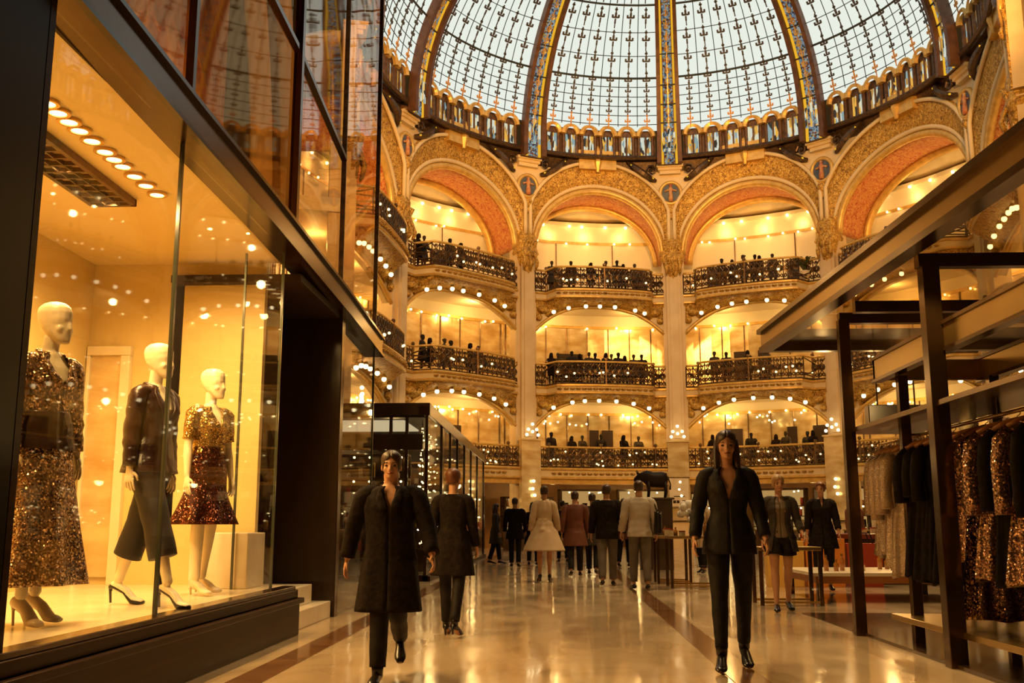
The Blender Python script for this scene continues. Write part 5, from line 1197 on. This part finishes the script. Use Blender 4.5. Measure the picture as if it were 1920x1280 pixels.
# 7, 8 rust brown coats
for q, (x, y, lb, mt) in enumerate(((.38, 22.3, 'person in rust brown coat walking away between cream coat and black jacket', 'browncoat'), (.78, 23.2, 'person in dark brown coat walking away behind the rust brown coat', 'cardigan'))):
    f = Fig(1.78 - .02 * q, 'mw'[q], .02, ((12, 6, 0), (-12, 14, 8)) if q == 0 else ((-10, 12, 8), (11, 5, 0)), ((6, 11, 12), (-8, 11, 10)), head=5)
    r = person(lb, f, x, y, 180 - 8 * q, 'short', 'hairdark', False, .013)
    t = f.shell_top(.62, 1.478, .030, None, flare=.2, fold=.010, seed=25 + q); f.sleeves(t, 1.95, .026, seed=25 + q); part(f.fin(t), 'coat', M[mt], r)
    part(f.fin(f.trousers(1.02, 1.95, (.098, .072, .06), 25)), 'trousers', M['suit'], r)
    for sh in f.shoes(): part(sh, 'shoe', M['shoe'], r)
    put(r, f)
# 9 man in black jacket and grey jeans
f = Fig(1.79, 'm', .015, ((7, 3, 0), (-9, 10, 5)), ((4, 11, 16), (-4, 11, 12)), head=0)
r = person('man in black jacket and grey jeans walking away in the middle of the aisle', f, .90, 18.9, 178, 'short', 'hairdark', False, .011)
t = f.shell_top(.80, 1.478, .030, None, flare=.05, fold=.010, seed=29); f.sleeves(t, 1.95, .028, seed=29); part(f.fin(t), 'jacket', M['darkcoat'], r)
part(f.fin(f.trousers(1.02, 1.96, (.10, .076, .064), 29)), 'jeans', M['greytrouser'], r)
for sh in f.shoes(): part(sh, 'shoe', M['shoe'], r)
put(r, f)
# 10 man in white shirt
f = Fig(1.81, 'm', .015, ((-7, 8, 4), (9, 4, 0)), ((-6, 12, 26), (0, 12, 30)), head=-6)
r = person('man in loose white shirt and grey trousers walking away on the brown inlay', f, 1.40, 17.8, 184, 'short', 'hairdark', False, .011)
t = f.shell_top(.84, 1.478, .026, None, flare=.12, fold=.012, seed=31); f.sleeves(t, 1.9, .026, seed=31); part(f.fin(t), 'shirt', M['shirt'], r)
part(f.fin(f.trousers(1.02, 1.93, (.10, .078, .058), 31)), 'trousers', M['greytrouser'], r)
for sh in f.shoes(): part(sh, 'shoe', M['shoe'], r)
b_ = thing('shoulder_bag', 'black shoulder bag carried at the right side of the white shirted man', 'bag', (0, 0, 0))
put(r, f)
o = MB(); o.rings([[(1.71 + .07 * cos(2 * pi * j / 14), 17.78 + (.15 - .03 * (z - .95)) * sin(2 * pi * j / 14), z) for j in range(14)] for z in (.92, .95, 1.1, 1.25, 1.30)]); o.build('pouch', M['shoe'], b_, True)
o = MB(); o.tube([(1.71, 17.68, 1.28), (1.66, 17.74, 1.42), (1.58, 17.78, 1.53), (1.66, 17.84, 1.42), (1.71, 17.9, 1.28)], .012, 6); o.build('strap', M['shoe'], b_, True)
# 11 dark couple further off and a few visitors beyond them
fars = [(-1.10, 27.0, 'man in black jacket at the head of the dark couple by the kiosk', 'm', 1.76, 'darkcoat', 180), (-.66, 28.2, 'woman in black coat beside the dark couple\'s man by the kiosk', 'w', 1.68, 'darkcoat', 175),
        (-1.75, 29.5, 'person in dark coat standing close to the far end of the kiosk', 'w', 1.66, 'cardigan', 90), (1.75, 27.4, 'person in brown coat far down the aisle right of the inlay', 'm', 1.75, 'browncoat', 160),
        (.15, 30.5, 'person in black jacket far down the middle of the aisle', 'm', 1.77, 'suit', 190), (6.1, 21.6, 'person in dark red dress behind the reddish brown counter', 'w', 1.68, 'browncoat', 30), (3.3, 24.0, 'person in cream top among the tables at the back', 'w', 1.68, 'creamcoat', -30)]
for q, (x, y, lb, sx, H, mt, rz) in enumerate(fars):
    f = Fig(H, sx, .02, ((9, 5, 0), (-9, 10, 6)) if q % 2 else ((-8, 9, 5), (10, 4, 0)), ((4, 10, 14), (-3, 10, 14)), head=random.uniform(-15, 15))
    r = person(lb, f, x, y, rz, 'short' if sx == 'm' else 'long', random.choice(('hairdark', 'hairdark', 'hairred')), False, .016)
    t = f.shell_top(.70 if sx == 'm' else .58, 1.475, .028, None, flare=.15, fold=.010, seed=40 + q); f.sleeves(t, 1.95, .024, seed=40 + q); part(f.fin(t), 'coat', M[mt], r)
    part(f.fin(f.trousers(1.02, 1.95, (.098, .07, .058), 40)), 'trousers', M['suit'], r)
    for sh in f.shoes(): part(sh, 'shoe', M['shoe'], r)
    put(r, f)
# 12 visitors at the gallery railings, mere dark shapes
PROT = []
for q in range(3):
    f = Fig((1.76, 1.68, 1.72)[q], 'mww'[q], .02, ((3, 2, 0), (-3, 2, 0)), ((18, 12, 50), (12, 14, 60)) if q else ((4, 10, 10), (6, 10, 20)), head=(0, 15, -20)[q])
    b_ = f.body(.024); hr_ = f.hair(('short', 'long', 'bun')[q]); b_.add(hr_.v, hr_.f)
    t = f.shell_top(.60, 1.475, .03, None, flare=.15, seed=60 + q); f.sleeves(t, 1.95, .028, seed=60 + q); f.fin(t); b_.add(t.v, t.f)
    PROT.append(b_)
gal = {(3, -2): [-.7, -.55, -.2, .0], (3, -1): [-.7, -.4, -.1, .12, .3, .42, .6], (3, 0): [-.45, -.3, -.1, .05, .12, .3], (3, 1): [-.1, .1, .3],
       (2, -2): [-.6, -.45, -.25, -.05, .2, .45], (2, -1): [-.75, -.62, -.45, -.3, -.18, -.05, .08, .2, .3, .42, .55, .68], (2, 0): [-.6, -.45, -.1, .15], (2, 1): [-.4, 0, .3],
       (1, -2): [-.6, -.4, -.2, .3], (1, -1): [-.7, -.3, -.15, .1, .4, .65], (1, 0): [-.7, -.5, -.2, .1, .3, .5, .7], (1, 1): [-.5, -.2, .3]}
made = [None] * 3
for (lv, i), us in gal.items():
    nm, zf, rw, zt = LV[lv]
    for j, x in enumerate(us):
        u = x * (HB[i] - .6); q = (j + lv + i) % 3; r_ = (rfront(i, u, lv) + random.uniform(1.2, 1.7) if lv == 3 else rfront(i, u, lv) + random.uniform(.9, 1.5)) if lv > 1 else R + random.uniform(.5, 1.5)
        lb = 'dark figure at %s gallery rail, %s from left, %s' % (nm, (ORD + ['ninth', 'tenth', 'eleventh', 'twelfth'])[j], BW[i].replace(' of the middle pillar', ' of pillar'))
        if made[q] is None:
            made[q] = PROT[q].build('person', M[('suit', 'darkcoat', 'cardigan')[q]], None, True); tag(made[q], lb, 'person', 'visitors at the gallery railings'); o = made[q]
        else: o = dup(made[q], None, None, lb)
        o.location = bay(i, u, r_, zf + .003) if lv == 3 else bay(i, u, r_ + (.45 if j % 2 else 0), zf + .003); o.rotation_euler = (0, 0, -(PHI0 + MID[i]) + random.uniform(-.6, .6))
